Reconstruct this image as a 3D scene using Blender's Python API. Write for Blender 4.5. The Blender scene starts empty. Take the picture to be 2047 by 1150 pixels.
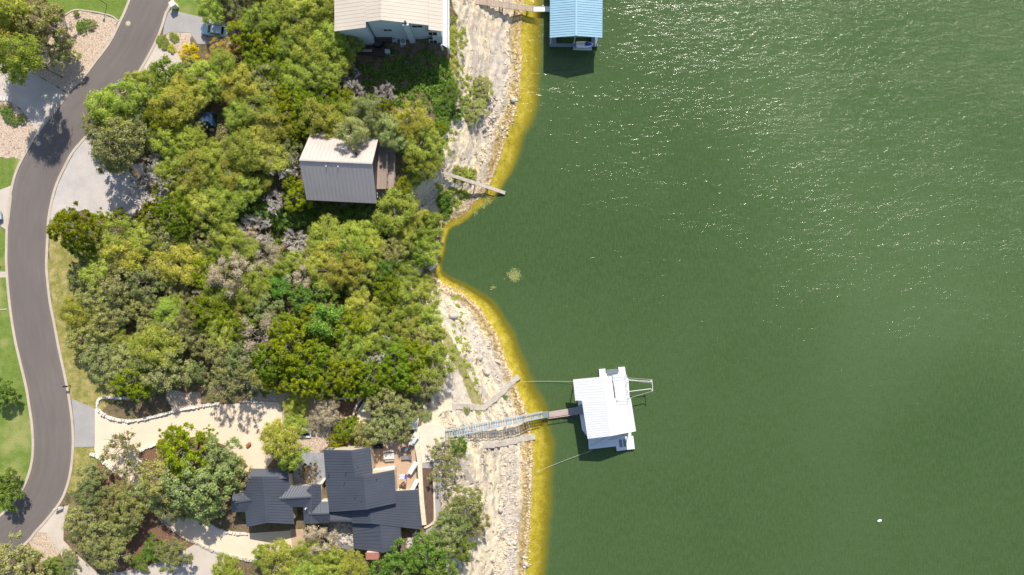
import bpy, bmesh, math, random
import numpy as np
from mathutils import Vector, Matrix
R_ = math.radians
random.seed(11); NP = np.random.RandomState(7)
scene = bpy.context.scene
COL = scene.collection

# ------------------------------------------------------------------ camera, light
H, S = 122.0, 11.0              # camera height above the water, photograph pixels per metre at the water
CX, CY = 1023.5, 575.0
cam_d = bpy.data.cameras.new('camera'); cam = bpy.data.objects.new('camera', cam_d); COL.objects.link(cam)
cam.location = (0, 0, H); cam.rotation_euler = (0, 0, 0)
cam_d.sensor_width = 36.0; cam_d.lens = 36.0 * H / (2047 / S); cam_d.clip_start = 1; cam_d.clip_end = 3000
scene.camera = cam
SUN_EL, SUN_AZ = R_(43), R_(11)
world = bpy.data.worlds.new('World'); scene.world = world; world.use_nodes = True
wn = world.node_tree; bg = wn.nodes['Background']
sky = wn.nodes.new('ShaderNodeTexSky'); sky.sky_type = 'NISHITA'; sky.sun_disc = False
sky.sun_elevation = SUN_EL; sky.sun_rotation = SUN_AZ
wn.links.new(sky.outputs[0], bg.inputs[0]); bg.inputs[1].default_value = 0.12
sun_d = bpy.data.lights.new('sun', 'SUN'); sun = bpy.data.objects.new('sun', sun_d); COL.objects.link(sun)
sun_d.energy = 4.6; sun_d.angle = R_(0.5); sun_d.color = (1.0, 0.93, 0.82)
sv = Vector((math.sin(SUN_AZ) * math.cos(SUN_EL), math.cos(SUN_AZ) * math.cos(SUN_EL), math.sin(SUN_EL)))
sun.rotation_euler = sv.to_track_quat('Z', 'Y').to_euler(); sun.location = (20, 60, 90)
scene.view_settings.view_transform = 'Standard'; scene.view_settings.look = 'None'
scene.view_settings.gamma = 1; scene.view_settings.exposure = 0.36
scene.cycles.transparent_max_bounces = 12

# ------------------------------------------------------------------ small helpers
def W(px, py, z=0.0):
    f = (H - z) / (H * S)
    return Vector(((px - CX) * f, -(py - CY) * f, z))
def lerp(a, b, t): return a + (b - a) * t
def tag(o, label=None, cat=None, group=None, kind=None):
    if label: o['label'] = label
    if cat: o['category'] = cat
    if group: o['group'] = group
    if kind: o['kind'] = kind
    return o
def empty(name, loc, rz=0.0):
    o = bpy.data.objects.new(name, None); o.empty_display_size = 0.3
    o.location = loc; o.rotation_euler = (0, 0, rz); COL.objects.link(o); return o
def thing(name, label, cat, loc=(0, 0, 0), rz=0.0, group=None):
    return tag(empty(name, loc, rz), label, cat, group)
class MB:
    def __init__(s): s.v = []; s.f = []; s.m = []
    def add(s, vs, fs, mi=0):
        n = len(s.v); s.v += [tuple(v) for v in vs]
        s.f += [tuple(i + n for i in f) for f in fs]; s.m += [mi] * len(fs)
    def box(s, c, d, rz=0.0, mi=0, rx=0.0, ry=0.0):
        x, y, z = d[0] / 2, d[1] / 2, d[2] / 2
        M = Matrix.Translation(c) @ Matrix.Rotation(rz, 4, 'Z') @ Matrix.Rotation(ry, 4, 'Y') @ Matrix.Rotation(rx, 4, 'X')
        vs = [M @ Vector(p) for p in ((-x, -y, -z), (x, -y, -z), (x, y, -z), (-x, y, -z), (-x, -y, z), (x, -y, z), (x, y, z), (-x, y, z))]
        s.add(vs, [(0, 3, 2, 1), (4, 5, 6, 7), (0, 1, 5, 4), (1, 2, 6, 5), (2, 3, 7, 6), (3, 0, 4, 7)], mi)
    def prism(s, poly, z0, z1, mi=0, bottom=True):
        n = len(poly); a = sum(poly[i][0] * poly[(i + 1) % n][1] - poly[(i + 1) % n][0] * poly[i][1] for i in range(n))
        if a < 0: poly = poly[::-1]
        vs = [(p[0], p[1], z0) for p in poly] + [(p[0], p[1], z1) for p in poly]
        fs = [tuple(range(n, 2 * n))] + [(i, (i + 1) % n, n + (i + 1) % n, n + i) for i in range(n)]
        if bottom: fs.append(tuple(range(n - 1, -1, -1)))
        s.add(vs, fs, mi)
    def tube(s, p0, p1, r0, r1=None, n=6, mi=0, cap=True):
        p0, p1 = Vector(p0), Vector(p1); r1 = r0 if r1 is None else r1
        d = (p1 - p0)
        if d.length < 1e-6: return
        q = d.to_track_quat('Z', 'Y'); vs = []
        for p, r in ((p0, r0), (p1, r1)):
            for i in range(n):
                a = 2 * math.pi * i / n; vs.append(p + q @ Vector((math.cos(a) * r, math.sin(a) * r, 0)))
        fs = [(i, (i + 1) % n, n + (i + 1) % n, n + i) for i in range(n)]
        if cap: fs += [tuple(range(n - 1, -1, -1)), tuple(range(n, 2 * n))]
        s.add(vs, fs, mi)
    def beam(s, p0, p1, w, h, mi=0):
        """rectangular bar from p0 to p1 (w sideways, h upright)"""
        p0, p1 = Vector(p0), Vector(p1); d = (p1 - p0); L = d.length
        if L < 1e-6: return
        d.normalize(); side = d.cross(Vector((0, 0, 1)))
        side = Vector((1, 0, 0)) if side.length < 1e-4 else side.normalized()
        up = side.cross(d).normalized(); vs = []
        for p in (p0, p1):
            for a, b in ((-1, -1), (1, -1), (1, 1), (-1, 1)): vs.append(p + side * (a * w / 2) + up * (b * h / 2))
        s.add(vs, [(3, 2, 1, 0), (4, 5, 6, 7), (0, 1, 5, 4), (1, 2, 6, 5), (2, 3, 7, 6), (3, 0, 4, 7)], mi)
    def build(s, name, mats, parent=None, smooth=False):
        me = bpy.data.meshes.new(name); me.from_pydata(s.v, [], s.f)
        if not isinstance(mats, (list, tuple)): mats = [mats]
        for m in mats: me.materials.append(m)
        if len(mats) > 1: me.polygons.foreach_set('material_index', s.m)
        if smooth: me.polygons.foreach_set('use_smooth', [True] * len(me.polygons))
        me.update(); o = bpy.data.objects.new(name, me); COL.objects.link(o)
        if parent: o.parent = parent; o.matrix_parent_inverse = Matrix.Identity(4)
        return o
def part(name, mb, mat, root, smooth=False):
    """mesh given in world coordinates, parented to an unrotated root"""
    L = root.location
    p = root.parent
    off = Vector(L)
    while p: off += p.location; p = p.parent
    mb.v = [(v[0] - off.x, v[1] - off.y, v[2] - off.z) for v in mb.v]
    return mb.build(name, mat, root, smooth)
def np_mesh(name, V, F, mat, attrs=None, smooth=False):
    me = bpy.data.meshes.new(name)
    V = np.asarray(V, dtype=np.float32); F = np.asarray(F, dtype=np.int32); k = F.shape[1]
    me.vertices.add(len(V)); me.vertices.foreach_set('co', V.ravel())
    me.loops.add(F.size); me.loops.foreach_set('vertex_index', F.ravel())
    me.polygons.add(len(F)); me.polygons.foreach_set('loop_start', np.arange(0, F.size, k, dtype=np.int32))
    if smooth: me.polygons.foreach_set('use_smooth', np.ones(len(F), dtype=bool))
    me.update(calc_edges=True); me.validate()
    for nm, a in (attrs or {}).items():
        at = me.attributes.new(nm, 'FLOAT', 'POINT'); at.data.foreach_set('value', np.asarray(a, dtype=np.float32).ravel())
    me.materials.append(mat); return me
def link(name, me, parent=None, loc=(0, 0, 0)):
    o = bpy.data.objects.new(name, me); COL.objects.link(o); o.location = loc
    if parent: o.parent = parent
    return o
def copy_tree(o, parent=None):
    c = o.copy(); COL.objects.link(c)
    if parent: c.parent = parent
    for ch in [x for x in KIDS.get(o.name, [])]: copy_tree(ch, c)
    return c
KIDS = {}

# numpy noise
_perm = NP.rand(256, 256)
def vnoise(x, y, seed=0):
    x = x + seed * 17.37; y = y + seed * 9.71
    xi = np.floor(x).astype(int); yi = np.floor(y).astype(int); fx = x - xi; fy = y - yi
    fx = fx * fx * (3 - 2 * fx); fy = fy * fy * (3 - 2 * fy)
    g = lambda a, b: _perm[a & 255, b & 255]
    return (g(xi, yi) * (1 - fx) + g(xi + 1, yi) * fx) * (1 - fy) + (g(xi, yi + 1) * (1 - fx) + g(xi + 1, yi + 1) * fx) * fy
def fbm(x, y, o=4, seed=0):
    s = 0; a = .5; t = 0
    for i in range(o): s = s + a * vnoise(x * 2 ** i, y * 2 ** i, seed + i * 3); t += a; a *= .5
    return s / t
def sstep(a, b, x): t = np.clip((x - a) / (b - a), 0, 1); return t * t * (3 - 2 * t)

# ------------------------------------------------------------------ node materials
def mat_new(name):
    m = bpy.data.materials.new(name); m.use_nodes = True; nt = m.node_tree
    b = nt.nodes['Principled BSDF']; return m, nt, b
class NT:
    def __init__(s, nt): s.nt = nt
    def n(s, t, **kw):
        nd = s.nt.nodes.new(t)
        for k, v in kw.items(): setattr(nd, k, v)
        return nd
    def L(s, a, b): s.nt.links.new(a, b)
    def val(s, x, sock):
        if isinstance(x, (int, float)): sock.default_value = x
        elif isinstance(x, (tuple, list)): sock.default_value = (*x, 1.0) if len(x) == 3 and sock.type == 'RGBA' else x
        else: s.L(x, sock)
    def math(s, op, a, b=0.0, c=None, clamp=False):
        nd = s.n('ShaderNodeMath', operation=op, use_clamp=clamp); s.val(a, nd.inputs[0]); s.val(b, nd.inputs[1])
        if c is not None: s.val(c, nd.inputs[2])
        return nd.outputs[0]
    def mix(s, f, a, b, blend='MIX'):
        nd = s.n('ShaderNodeMix', data_type='RGBA', blend_type=blend); s.val(f, nd.inputs[0]); s.val(a, nd.inputs[6]); s.val(b, nd.inputs[7]); return nd.outputs[2]
    def noise(s, vec, scale, detail=4.0, rough=.6, dist=0.0, col=False):
        nd = s.n('ShaderNodeTexNoise'); s.L(vec, nd.inputs['Vector']) if vec is not None else None
        nd.inputs['Scale'].default_value = scale; nd.inputs['Detail'].default_value = detail
        nd.inputs['Roughness'].default_value = rough; nd.inputs['Distortion'].default_value = dist
        return nd.outputs['Color' if col else 'Fac']
    def vor(s, vec, scale, feat='F1', out='Distance', rand=1.0):
        nd = s.n('ShaderNodeTexVoronoi', feature=feat); s.L(vec, nd.inputs['Vector']); nd.inputs['Scale'].default_value = scale
        nd.inputs['Randomness'].default_value = rand
        return nd.outputs[out]
    def ramp(s, f, stops, interp='LINEAR'):
        nd = s.n('ShaderNodeValToRGB'); cr = nd.color_ramp; cr.interpolation = interp
        while len(cr.elements) > 1: cr.elements.remove(cr.elements[0])
        for i, (p, c) in enumerate(stops):
            e = cr.elements[0] if i == 0 else cr.elements.new(p)
            e.position = p; c = (c, c, c) if isinstance(c, (int, float)) else c; e.color = (*c, 1)
        s.L(f, nd.inputs[0]); return nd.outputs[0]
    def rng(s, f, a, b, c=0.0, d=1.0):
        nd = s.n('ShaderNodeMapRange'); nd.interpolation_type = 'SMOOTHSTEP'; s.val(f, nd.inputs[0])
        for i, v in enumerate((a, b, c, d)): nd.inputs[i + 1].default_value = v
        return nd.outputs[0]
    def attr(s, name): nd = s.n('ShaderNodeAttribute', attribute_name=name); return nd.outputs['Fac']
    def pos(s): return s.n('ShaderNodeNewGeometry').outputs['Position']
    def obj(s): return s.n('ShaderNodeTexCoord').outputs['Object']
    def map(s, vec, scale=(1, 1, 1), rot=(0, 0, 0)):
        nd = s.n('ShaderNodeMapping'); s.L(vec, nd.inputs[0]); nd.inputs['Scale'].default_value = scale; nd.inputs['Rotation'].default_value = rot; return nd.outputs[0]
    def bump(s, h, strength=.5, dist=.1, normal=None):
        nd = s.n('ShaderNodeBump'); nd.inputs['Strength'].default_value = strength; nd.inputs['Distance'].default_value = dist
        s.L(h, nd.inputs['Height'])
        if normal is not None: s.L(normal, nd.inputs['Normal'])
        return nd.outputs[0]
def simple(name, col, rough=.7, metal=0.0, var=.18, scale=1.2, bump=.0, spec=.3, fine=14, col2=None):
    m, nt, b = mat_new(name); N = NT(nt); p = N.pos()
    n1 = N.noise(p, scale, 5, .65); n2 = N.noise(p, fine, 3, .6)
    f = N.math('ADD', N.math('MULTIPLY', n1, .65), N.math('MULTIPLY', n2, .35))
    c2 = col2 or tuple(min(1, c * (1 + var)) for c in col); c1 = tuple(c * (1 - var) for c in col)
    N.L(N.ramp(f, [(.32, c1), (.5, col), (.68, c2)]), b.inputs['Base Color'])
    b.inputs['Roughness'].default_value = rough; b.inputs['Metallic'].default_value = metal
    b.inputs['Specular IOR Level'].default_value = spec
    if bump: N.L(N.bump(n2, bump, .05), b.inputs['Normal'])
    return m
def metal_roof(name, col, rough=.45, var=.08, spec=.4, streak=.5):
    m, nt, b = mat_new(name); N = NT(nt); p = N.pos()
    n1 = N.noise(p, .35, 4, .6); n2 = N.noise(N.map(p, (1, 1, 1)), 5, 4, .7)
    f = N.math('ADD', N.math('MULTIPLY', n1, .6), N.math('MULTIPLY', n2, .4))
    N.L(N.ramp(f, [(.3, tuple(c * (1 - var) for c in col)), (.7, tuple(min(1, c * (1 + var)) for c in col))]), b.inputs['Base Color'])
    b.inputs['Roughness'].default_value = rough; b.inputs['Specular IOR Level'].default_value = spec
    N.L(N.bump(n1, .15, .06), b.inputs['Normal'])
    return m
def planks(name, col, width=.15, rot=0.0, rough=.75, gap=.45, var=.25):
    m, nt, b = mat_new(name); N = NT(nt); p = N.map(N.pos(), (1, 1, 1), (0, 0, rot))
    sx = N.n('ShaderNodeSeparateXYZ'); N.L(p, sx.inputs[0])
    u = N.math('DIVIDE', sx.outputs[0], width); cell = N.math('FLOOR', u); fr = N.math('FRACT', u)
    wn_ = N.n('ShaderNodeTexWhiteNoise', noise_dimensions='1D'); N.L(cell, wn_.inputs['W'])
    g = N.math('MULTIPLY', N.rng(fr, .0, .12), N.rng(fr, 1.0, .88))
    n2 = N.noise(N.map(p, (6, .8, 1)), 2, 4, .7)
    f = N.math('ADD', N.math('MULTIPLY', wn_.outputs[0], .5), N.math('MULTIPLY', n2, .5))
    c = N.ramp(f, [(.1, tuple(x * (1 - var) for x in col)), (.9, tuple(min(1, x * (1 + var)) for x in col))])
    N.L(N.mix(g, tuple(x * gap for x in col), c), b.inputs['Base Color']); b.inputs['Roughness'].default_value = rough
    N.L(N.bump(g, .5, .02), b.inputs['Normal'])
    return m

M = {}
M['kerb'] = simple('kerb_concrete', (.50, .43, .35), .85, var=.15, scale=.8, bump=.2)
M['conc'] = simple('pale_concrete', (.54, .47, .40), .85, var=.13, scale=.35, bump=.2)
M['greyconc'] = simple('grey_concrete', (.36, .34, .33), .85, var=.12, scale=.5, bump=.2)
M['cream'] = simple('cream_gravel', (.74, .60, .45), .9, var=.08, scale=.3, bump=.3, fine=9)
M['creamstone'] = simple('cream_limestone', (.68, .58, .44), .85, var=.18, scale=1.2, bump=.4, fine=5)
M['whitestone'] = simple('white_limestone', (.72, .68, .60), .85, var=.22, scale=1.5, bump=.5, fine=6)
M['stone'] = simple('weathered_rock', (.46, .42, .37), .9, var=.35, scale=1.3, bump=.6, fine=6)
M['slab'] = simple('grey_slab', (.47, .42, .36), .9, var=.3, scale=.8, bump=.4, fine=8)
M['white'] = simple('white_paint', (.80, .80, .79), .5, var=.04, spec=.4)
M['offwhite'] = simple('offwhite', (.62, .60, .56), .6, var=.06)
M['bluewall'] = simple('pale_blue_siding', (.50, .59, .62), .6, var=.08, scale=.5)
M['trim'] = simple('light_trim', (.62, .62, .60), .5, var=.05)
M['stucco'] = simple('stucco', (.55, .47, .36), .85, var=.08)
M['glass'] = simple('window_glass', (.02, .03, .04), .08, spec=.8, var=.1)
M['dark'] = simple('black_metal', (.015, .015, .017), .45, var=.2)
M['darkgrey'] = simple('charcoal', (.06, .06, .07), .6, var=.15)
M['steel'] = simple('galvanised_steel', (.46, .52, .55), .45, metal=.3, var=.12)
M['steeldark'] = simple('dark_grey_steel', (.26, .30, .33), .5, metal=.3, var=.12)  # darker grey steel for the braces, landing plate and dock ramp
M['bark'] = simple('bark', (.24, .205, .175), .95, var=.35, scale=3, bump=.5)
M['deadbark'] = simple('dead_grey_wood', (.54, .49, .44), .95, var=.3, scale=3)
M['deck'] = planks('grey_brown_deck_boards', (.33, .25, .20), .14, 0)
M['deck2'] = planks('weathered_deck_boards', (.36, .28, .23), .16, R_(90))
M['darkdeck'] = planks('dark_brown_deck_boards', (.075, .05, .042), .22, R_(90), gap=.4)
M['patio'] = simple('tan_patio_pavers', (.50, .35, .235), .8, var=.12, scale=1.5, bump=.2)
M['plank'] = planks('tan_walkway_boards', (.42, .33, .25), .2, 0)
M['dockdeck'] = simple('white_dock_deck', (.70, .74, .78), .6, var=.06, scale=.8)
M['woodfloat'] = simple('tan_floating_walkway', (.42, .34, .30), .7, var=.12, scale=1)
M['brick'] = simple('red_tile', (.36, .15, .11), .8, var=.25, scale=4)
M['terra'] = simple('terracotta', (.40, .15, .06), .8, var=.2)
M['beigeroof'] = metal_roof('beige_metal_roof', (.58, .51, .42), .5)
M['pinkroof'] = metal_roof('tan_metal_roof', (.51, .435, .395), .42)
M['blueroof'] = metal_roof('blue_metal_roof', (.27, .45, .56), .42)
M['whiteroof'] = metal_roof('white_metal_roof', (.66, .67, .70), .5, var=.03)
M['navyroof'] = metal_roof('dark_slate_metal_roof', (.070, .077, .098), .38, var=.12, spec=.5)
M['mulchm'] = simple('mulch', (.20, .115, .075), .95, var=.4, scale=2, bump=.5)
M['soil'] = simple('garden_soil', (.13, .085, .06), .95, var=.35, scale=2, bump=.5)
M['chips'] = simple('tan_wood_chips', (.56, .41, .31), .95, var=.3, scale=1.5, bump=.6, fine=5)
M['carpaint'] = simple('pale_blue_car_paint', (.50, .62, .68), .2, spec=.6, var=.02)
M['tarp'] = simple('dark_blue_tarp', (.03, .07, .13), .6, var=.3)
M['rubber'] = simple('rubber', (.02, .02, .02), .8)
M['grate'] = simple('grey_grate', (.18, .22, .27), .6, var=.1)
M['rope'] = simple('pale_rope', (.55, .55, .48), .7)
M['pink'] = simple('pink_cloth', (.65, .25, .40), .8)
M['bluecloth'] = simple('blue_cloth', (.05, .07, .35), .8)
M['greycush'] = simple('grey_cushion', (.22, .20, .21), .8)

# asphalt: brown-grey with tyre-polished lanes (real wear, in the along-road attribute)
def asphalt():
    m, nt, b = mat_new('asphalt'); N = NT(nt); p = N.pos()
    u = N.attr('across'); v = N.attr('along')
    cmb = N.n('ShaderNodeCombineXYZ'); N.L(N.math('MULTIPLY', u, 9.0), cmb.inputs[0]); N.L(N.math('MULTIPLY', v, .12), cmb.inputs[1])
    s1 = N.noise(cmb.outputs[0], 1.0, 5, .65); g = N.noise(p, 10, 3, .8); big = N.noise(p, .15, 3, .5)
    f = N.math('ADD', N.math('MULTIPLY', s1, .5), N.math('ADD', N.math('MULTIPLY', g, .2), N.math('MULTIPLY', big, .3)))
    c = N.ramp(f, [(.30, (.125, .107, .098)), (.5, (.152, .130, .119)), (.70, (.185, .158, .143))])
    edge = N.math('ABSOLUTE', N.math('SUBTRACT', u, .5)); e = N.rng(edge, .40, .5)
    c = N.mix(N.math('MULTIPLY', e, .35), c, (.23, .17, .13))
    N.L(c, b.inputs['Base Color']); b.inputs['Roughness'].default_value = .85; N.L(N.bump(g, .3, .02), b.inputs['Normal'])
    return m
M['asphalt'] = asphalt()

# ------------------------------------------------------------------ the lie of the land
SHORE = [(1060, -900), (1052, -300), (1046, 0), (1043, 44), (1038, 86), (1044, 112), (1040, 157), (1037, 193), (1027, 235), (1012, 261), (1004, 300), (1000, 315), (985, 354), (977, 375),
 (966, 391), (948, 406), (930, 427), (898, 442), (886, 453), (882, 485), (878, 511), (873, 532), (867, 545), (868, 552), (886, 565), (912, 581), (936, 596), (959, 615), (977, 643), (998, 677),
 (1011, 722), (1022, 743), (1032, 771), (1040, 795), (1050, 812), (1058, 845), (1064, 882), (1065, 923), (1063, 980), (1060, 1033), (1056, 1085), (1051, 1137), (1046, 1180), (1030, 1500), (1050, 2100)]
SH = np.array([W(a, b, 0)[:2] for a, b in SHORE])
EXT = np.array([[SH[0][0] - 5, 3000]] + SH.tolist() + [[SH[-1][0], -3000]])
def shore_sd(x, y):
    """signed distance (m): positive on land"""
    d = np.full(x.shape, 1e9); al = np.zeros(x.shape); acc = 0.0
    for i in range(len(EXT) - 1):
        a, b = EXT[i], EXT[i + 1]; ab = b - a; L2 = ab @ ab
        t = np.clip(((x - a[0]) * ab[0] + (y - a[1]) * ab[1]) / L2, 0, 1)
        dd = np.hypot(x - a[0] - t * ab[0], y - a[1] - t * ab[1]); k = dd < d
        d = np.where(k, dd, d); al = np.where(k, acc + t * math.sqrt(L2), al); acc += math.sqrt(L2)
    xs = np.interp(-y, -EXT[:, 1], EXT[:, 0])
    return np.where(x < xs, d, -d), al
PLAT = 8.0
WY = np.array([[60, 15.5], [27, 15.5], [16, 11], [9, 8], [-1, 8], [-8, 14], [-20, 18.5], [-60, 18.5]])
def height(x, y, detail=True):
    sd, al = shore_sd(x, y)
    Wd = np.interp(-y, -WY[:, 0], WY[:, 1])
    t = np.clip(sd / Wd, 0, 1)
    h = PLAT * (t * t * (3 - 2 * t)) ** 1.25
    yard = np.exp(-(((x + 22) / 9.0) ** 2 + ((y - 37.5) / 8) ** 2)) * 2.2      # the sunken yard below the beige-roofed house
    gully = np.exp(-((y - 10) / 5.0) ** 2) * sstep(-58, -40, x) * 2.5
    h = h - np.where(sd > 0, (yard + gully) * sstep(2, 9, sd), 0)
    if detail:
        m = sstep(.2, 1.5, sd) * (1 - sstep(PLAT - 1.2, PLAT - .3, h)) * (sd > 0)
        n = fbm(al * .05, sd * .5, 3, 2) * 1.6 + fbm(x * .35, y * .35, 4, 5) * 1.2
        step = .62; q = h / step + n; led = (np.floor(q) + sstep(.72, 1.0, q - np.floor(q)) - n) * step
        h = lerp(h, led, m * .85) + m * (fbm(x * 1.6, y * 1.6, 3, 9) - .5) * .35
    wh = -.08 - .32 * np.clip(-sd, 0, 14) + (fbm(x * .3, y * .3, 2, 4) - .5) * .15 * sstep(0, 2, -sd)
    return np.where(sd > 0, h + 0.02, wh), sd, al
xs = np.concatenate([[-900, -500, -300, -200, -150, -125], np.arange(-108, -22, .45), np.arange(-22, 13, .2), [16, 25, 45, 80, 120, 200, 400, 900]])
ys = np.concatenate([[-900, -500, -300, -200, -130, -90, -75], np.arange(-62, 62.01, .3), [75, 90, 130, 200, 300, 500, 900]])
GX, GY = np.meshgrid(xs, ys)
GZ, SD, AL = height(GX, GY)
def TZ(x, y):
    i = min(max(int(np.searchsorted(xs, x)) - 1, 0), len(xs) - 2); j = min(max(int(np.searchsorted(ys, y)) - 1, 0), len(ys) - 2)
    fx = (x - xs[i]) / (xs[i + 1] - xs[i]); fy = (y - ys[j]) / (ys[j + 1] - ys[j])
    return float((GZ[j, i] * (1 - fx) + GZ[j, i + 1] * fx) * (1 - fy) + (GZ[j + 1, i] * (1 - fx) + GZ[j + 1, i + 1] * fx) * fy)
def G(px, py, dz=0.0):
    z = 7.0
    for _ in range(12):
        p = W(px, py, z); z = .5 * z + .5 * TZ(p.x, p.y)
    return Vector((p.x, p.y, z + dz))
# ground cover masks, laid out as polygons on the plateau
PXX = GX * (H * S) / (H - GZ) + CX; PYY = -GY * (H * S) / (H - GZ) + CY
def inpoly(poly, X, Y):
    ins = np.zeros(X.shape, bool); n = len(poly)
    for i in range(n):
        x1, y1 = poly[i]; x2, y2 = poly[(i + 1) % n]
        if y1 == y2: continue
        c = ((y1 > Y) != (y2 > Y)) & (X < (x2 - x1) * (Y - y1) / (y2 - y1) + x1); ins ^= c
    return ins
def mask(polys, blur=1):
    m = np.zeros(GX.shape)
    wx = (fbm(GX * .5, GY * .5, 3, 21) - .5) * 14; wy = (fbm(GX * .5, GY * .5, 3, 31) - .5) * 14
    for p in polys: m = np.maximum(m, inpoly(p, PXX + wx, PYY + wy).astype(float))
    for _ in range(blur):
        q = np.pad(m, 1, mode='edge'); m = (q[:-2, 1:-1] + q[2:, 1:-1] + q[1:-1, :-2] + q[1:-1, 2:] + 2 * m) / 6
    return m
LAWN = [[(85, -20), (262, -20), (243, 44), (237, 41), (225, 33), (205, 27), (175, 22), (150, 20), (130, 28), (95, 5)],
        [(-300, 318), (0, 312), (38, 322), (26, 372), (0, 382), (-300, 400)], [(-300, 450), (0, 452), (14, 458), (14, 545), (-300, 545)],
        [(-300, 553), (14, 553), (34, 683), (66, 836), (68, 909), (52, 975), (0, 1033), (-300, 1200)], [(342, -20), (400, -20), (392, 42), (345, 26)]]
DRYGRASS = [[(93, 440), (95, 552), (106, 641), (123, 730), (138, 797), (200, 822), (240, 800), (190, 700), (150, 560), (170, 470), (130, 430)],
            [(143, 893), (192, 893), (235, 940), (200, 985), (128, 990)], [(250, 660), (300, 690), (330, 760), (300, 800), (270, 760)],
            [(880, 20), (925, 60), (935, 150), (915, 260), (890, 340), (870, 340), (880, 200), (898, 100)],
            [(865, 810), (930, 820), (945, 860), (905, 855), (880, 840)], [(905, 880), (925, 880), (925, 930), (905, 960)]]
CHIPS = [[(128, 30), (150, 20), (205, 27), (237, 42), (222, 86), (167, 159), (135, 186), (100, 165), (60, 140), (90, 90)],
         [(-300, 205), (20, 205), (45, 225), (75, 262), (47, 319), (36, 322), (0, 312), (-300, 318)],
         [(55, 1060), (90, 1062), (125, 1095), (110, 1120), (85, 1128), (60, 1100)],
         [(330, 65), (385, 65), (380, 110), (350, 112)], [(505, 750), (560, 765), (565, 812), (500, 808)], [(560, 780), (665, 800), (665, 890), (600, 930), (560, 850)], [(330, 780), (400, 785), (400, 815), (340, 822)]]
MULCH = [[(190, 905), (250, 950), (330, 1040), (400, 1095), (380, 1090), (250, 1150), (150, 1080), (200, 985)], [(280, 885), (500, 880), (500, 1020), (330, 1030), (285, 940)],
         [(60, 1115), (130, 1085), (180, 1160), (50, 1160)], [(455, 10), (480, 10), (480, 130), (440, 130)]]
GREENSTRIP = [[(880, 652), (896, 664), (918, 706), (936, 740), (958, 800), (962, 830), (950, 826), (930, 770), (905, 722), (886, 680)], [(905, 330), (955, 340), (948, 368), (900, 362)], [(930, 560), (945, 590), (940, 600), (925, 580)]]
SLABM = [[(866, 650), (884, 655), (905, 722), (930, 772), (946, 815), (940, 850), (900, 800), (882, 740)], [(930, 640), (950, 650), (1010, 760), (1030, 800), (1020, 815), (985, 760), (940, 690)], [(1010, 900), (1035, 900), (1030, 1000), (1040, 1150), (1015, 1150), (1008, 1000)], [(985, 60), (1005, 60), (1010, 160), (985, 260), (965, 290), (975, 200)]]
mk = dict(gstrip=mask(GREENSTRIP, 2), slabm=mask(SLABM, 3), lawn=mask(LAWN), dry=mask(DRYGRASS, 2), chips=mask(CHIPS), mulch=mask(MULCH, 2))
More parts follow.
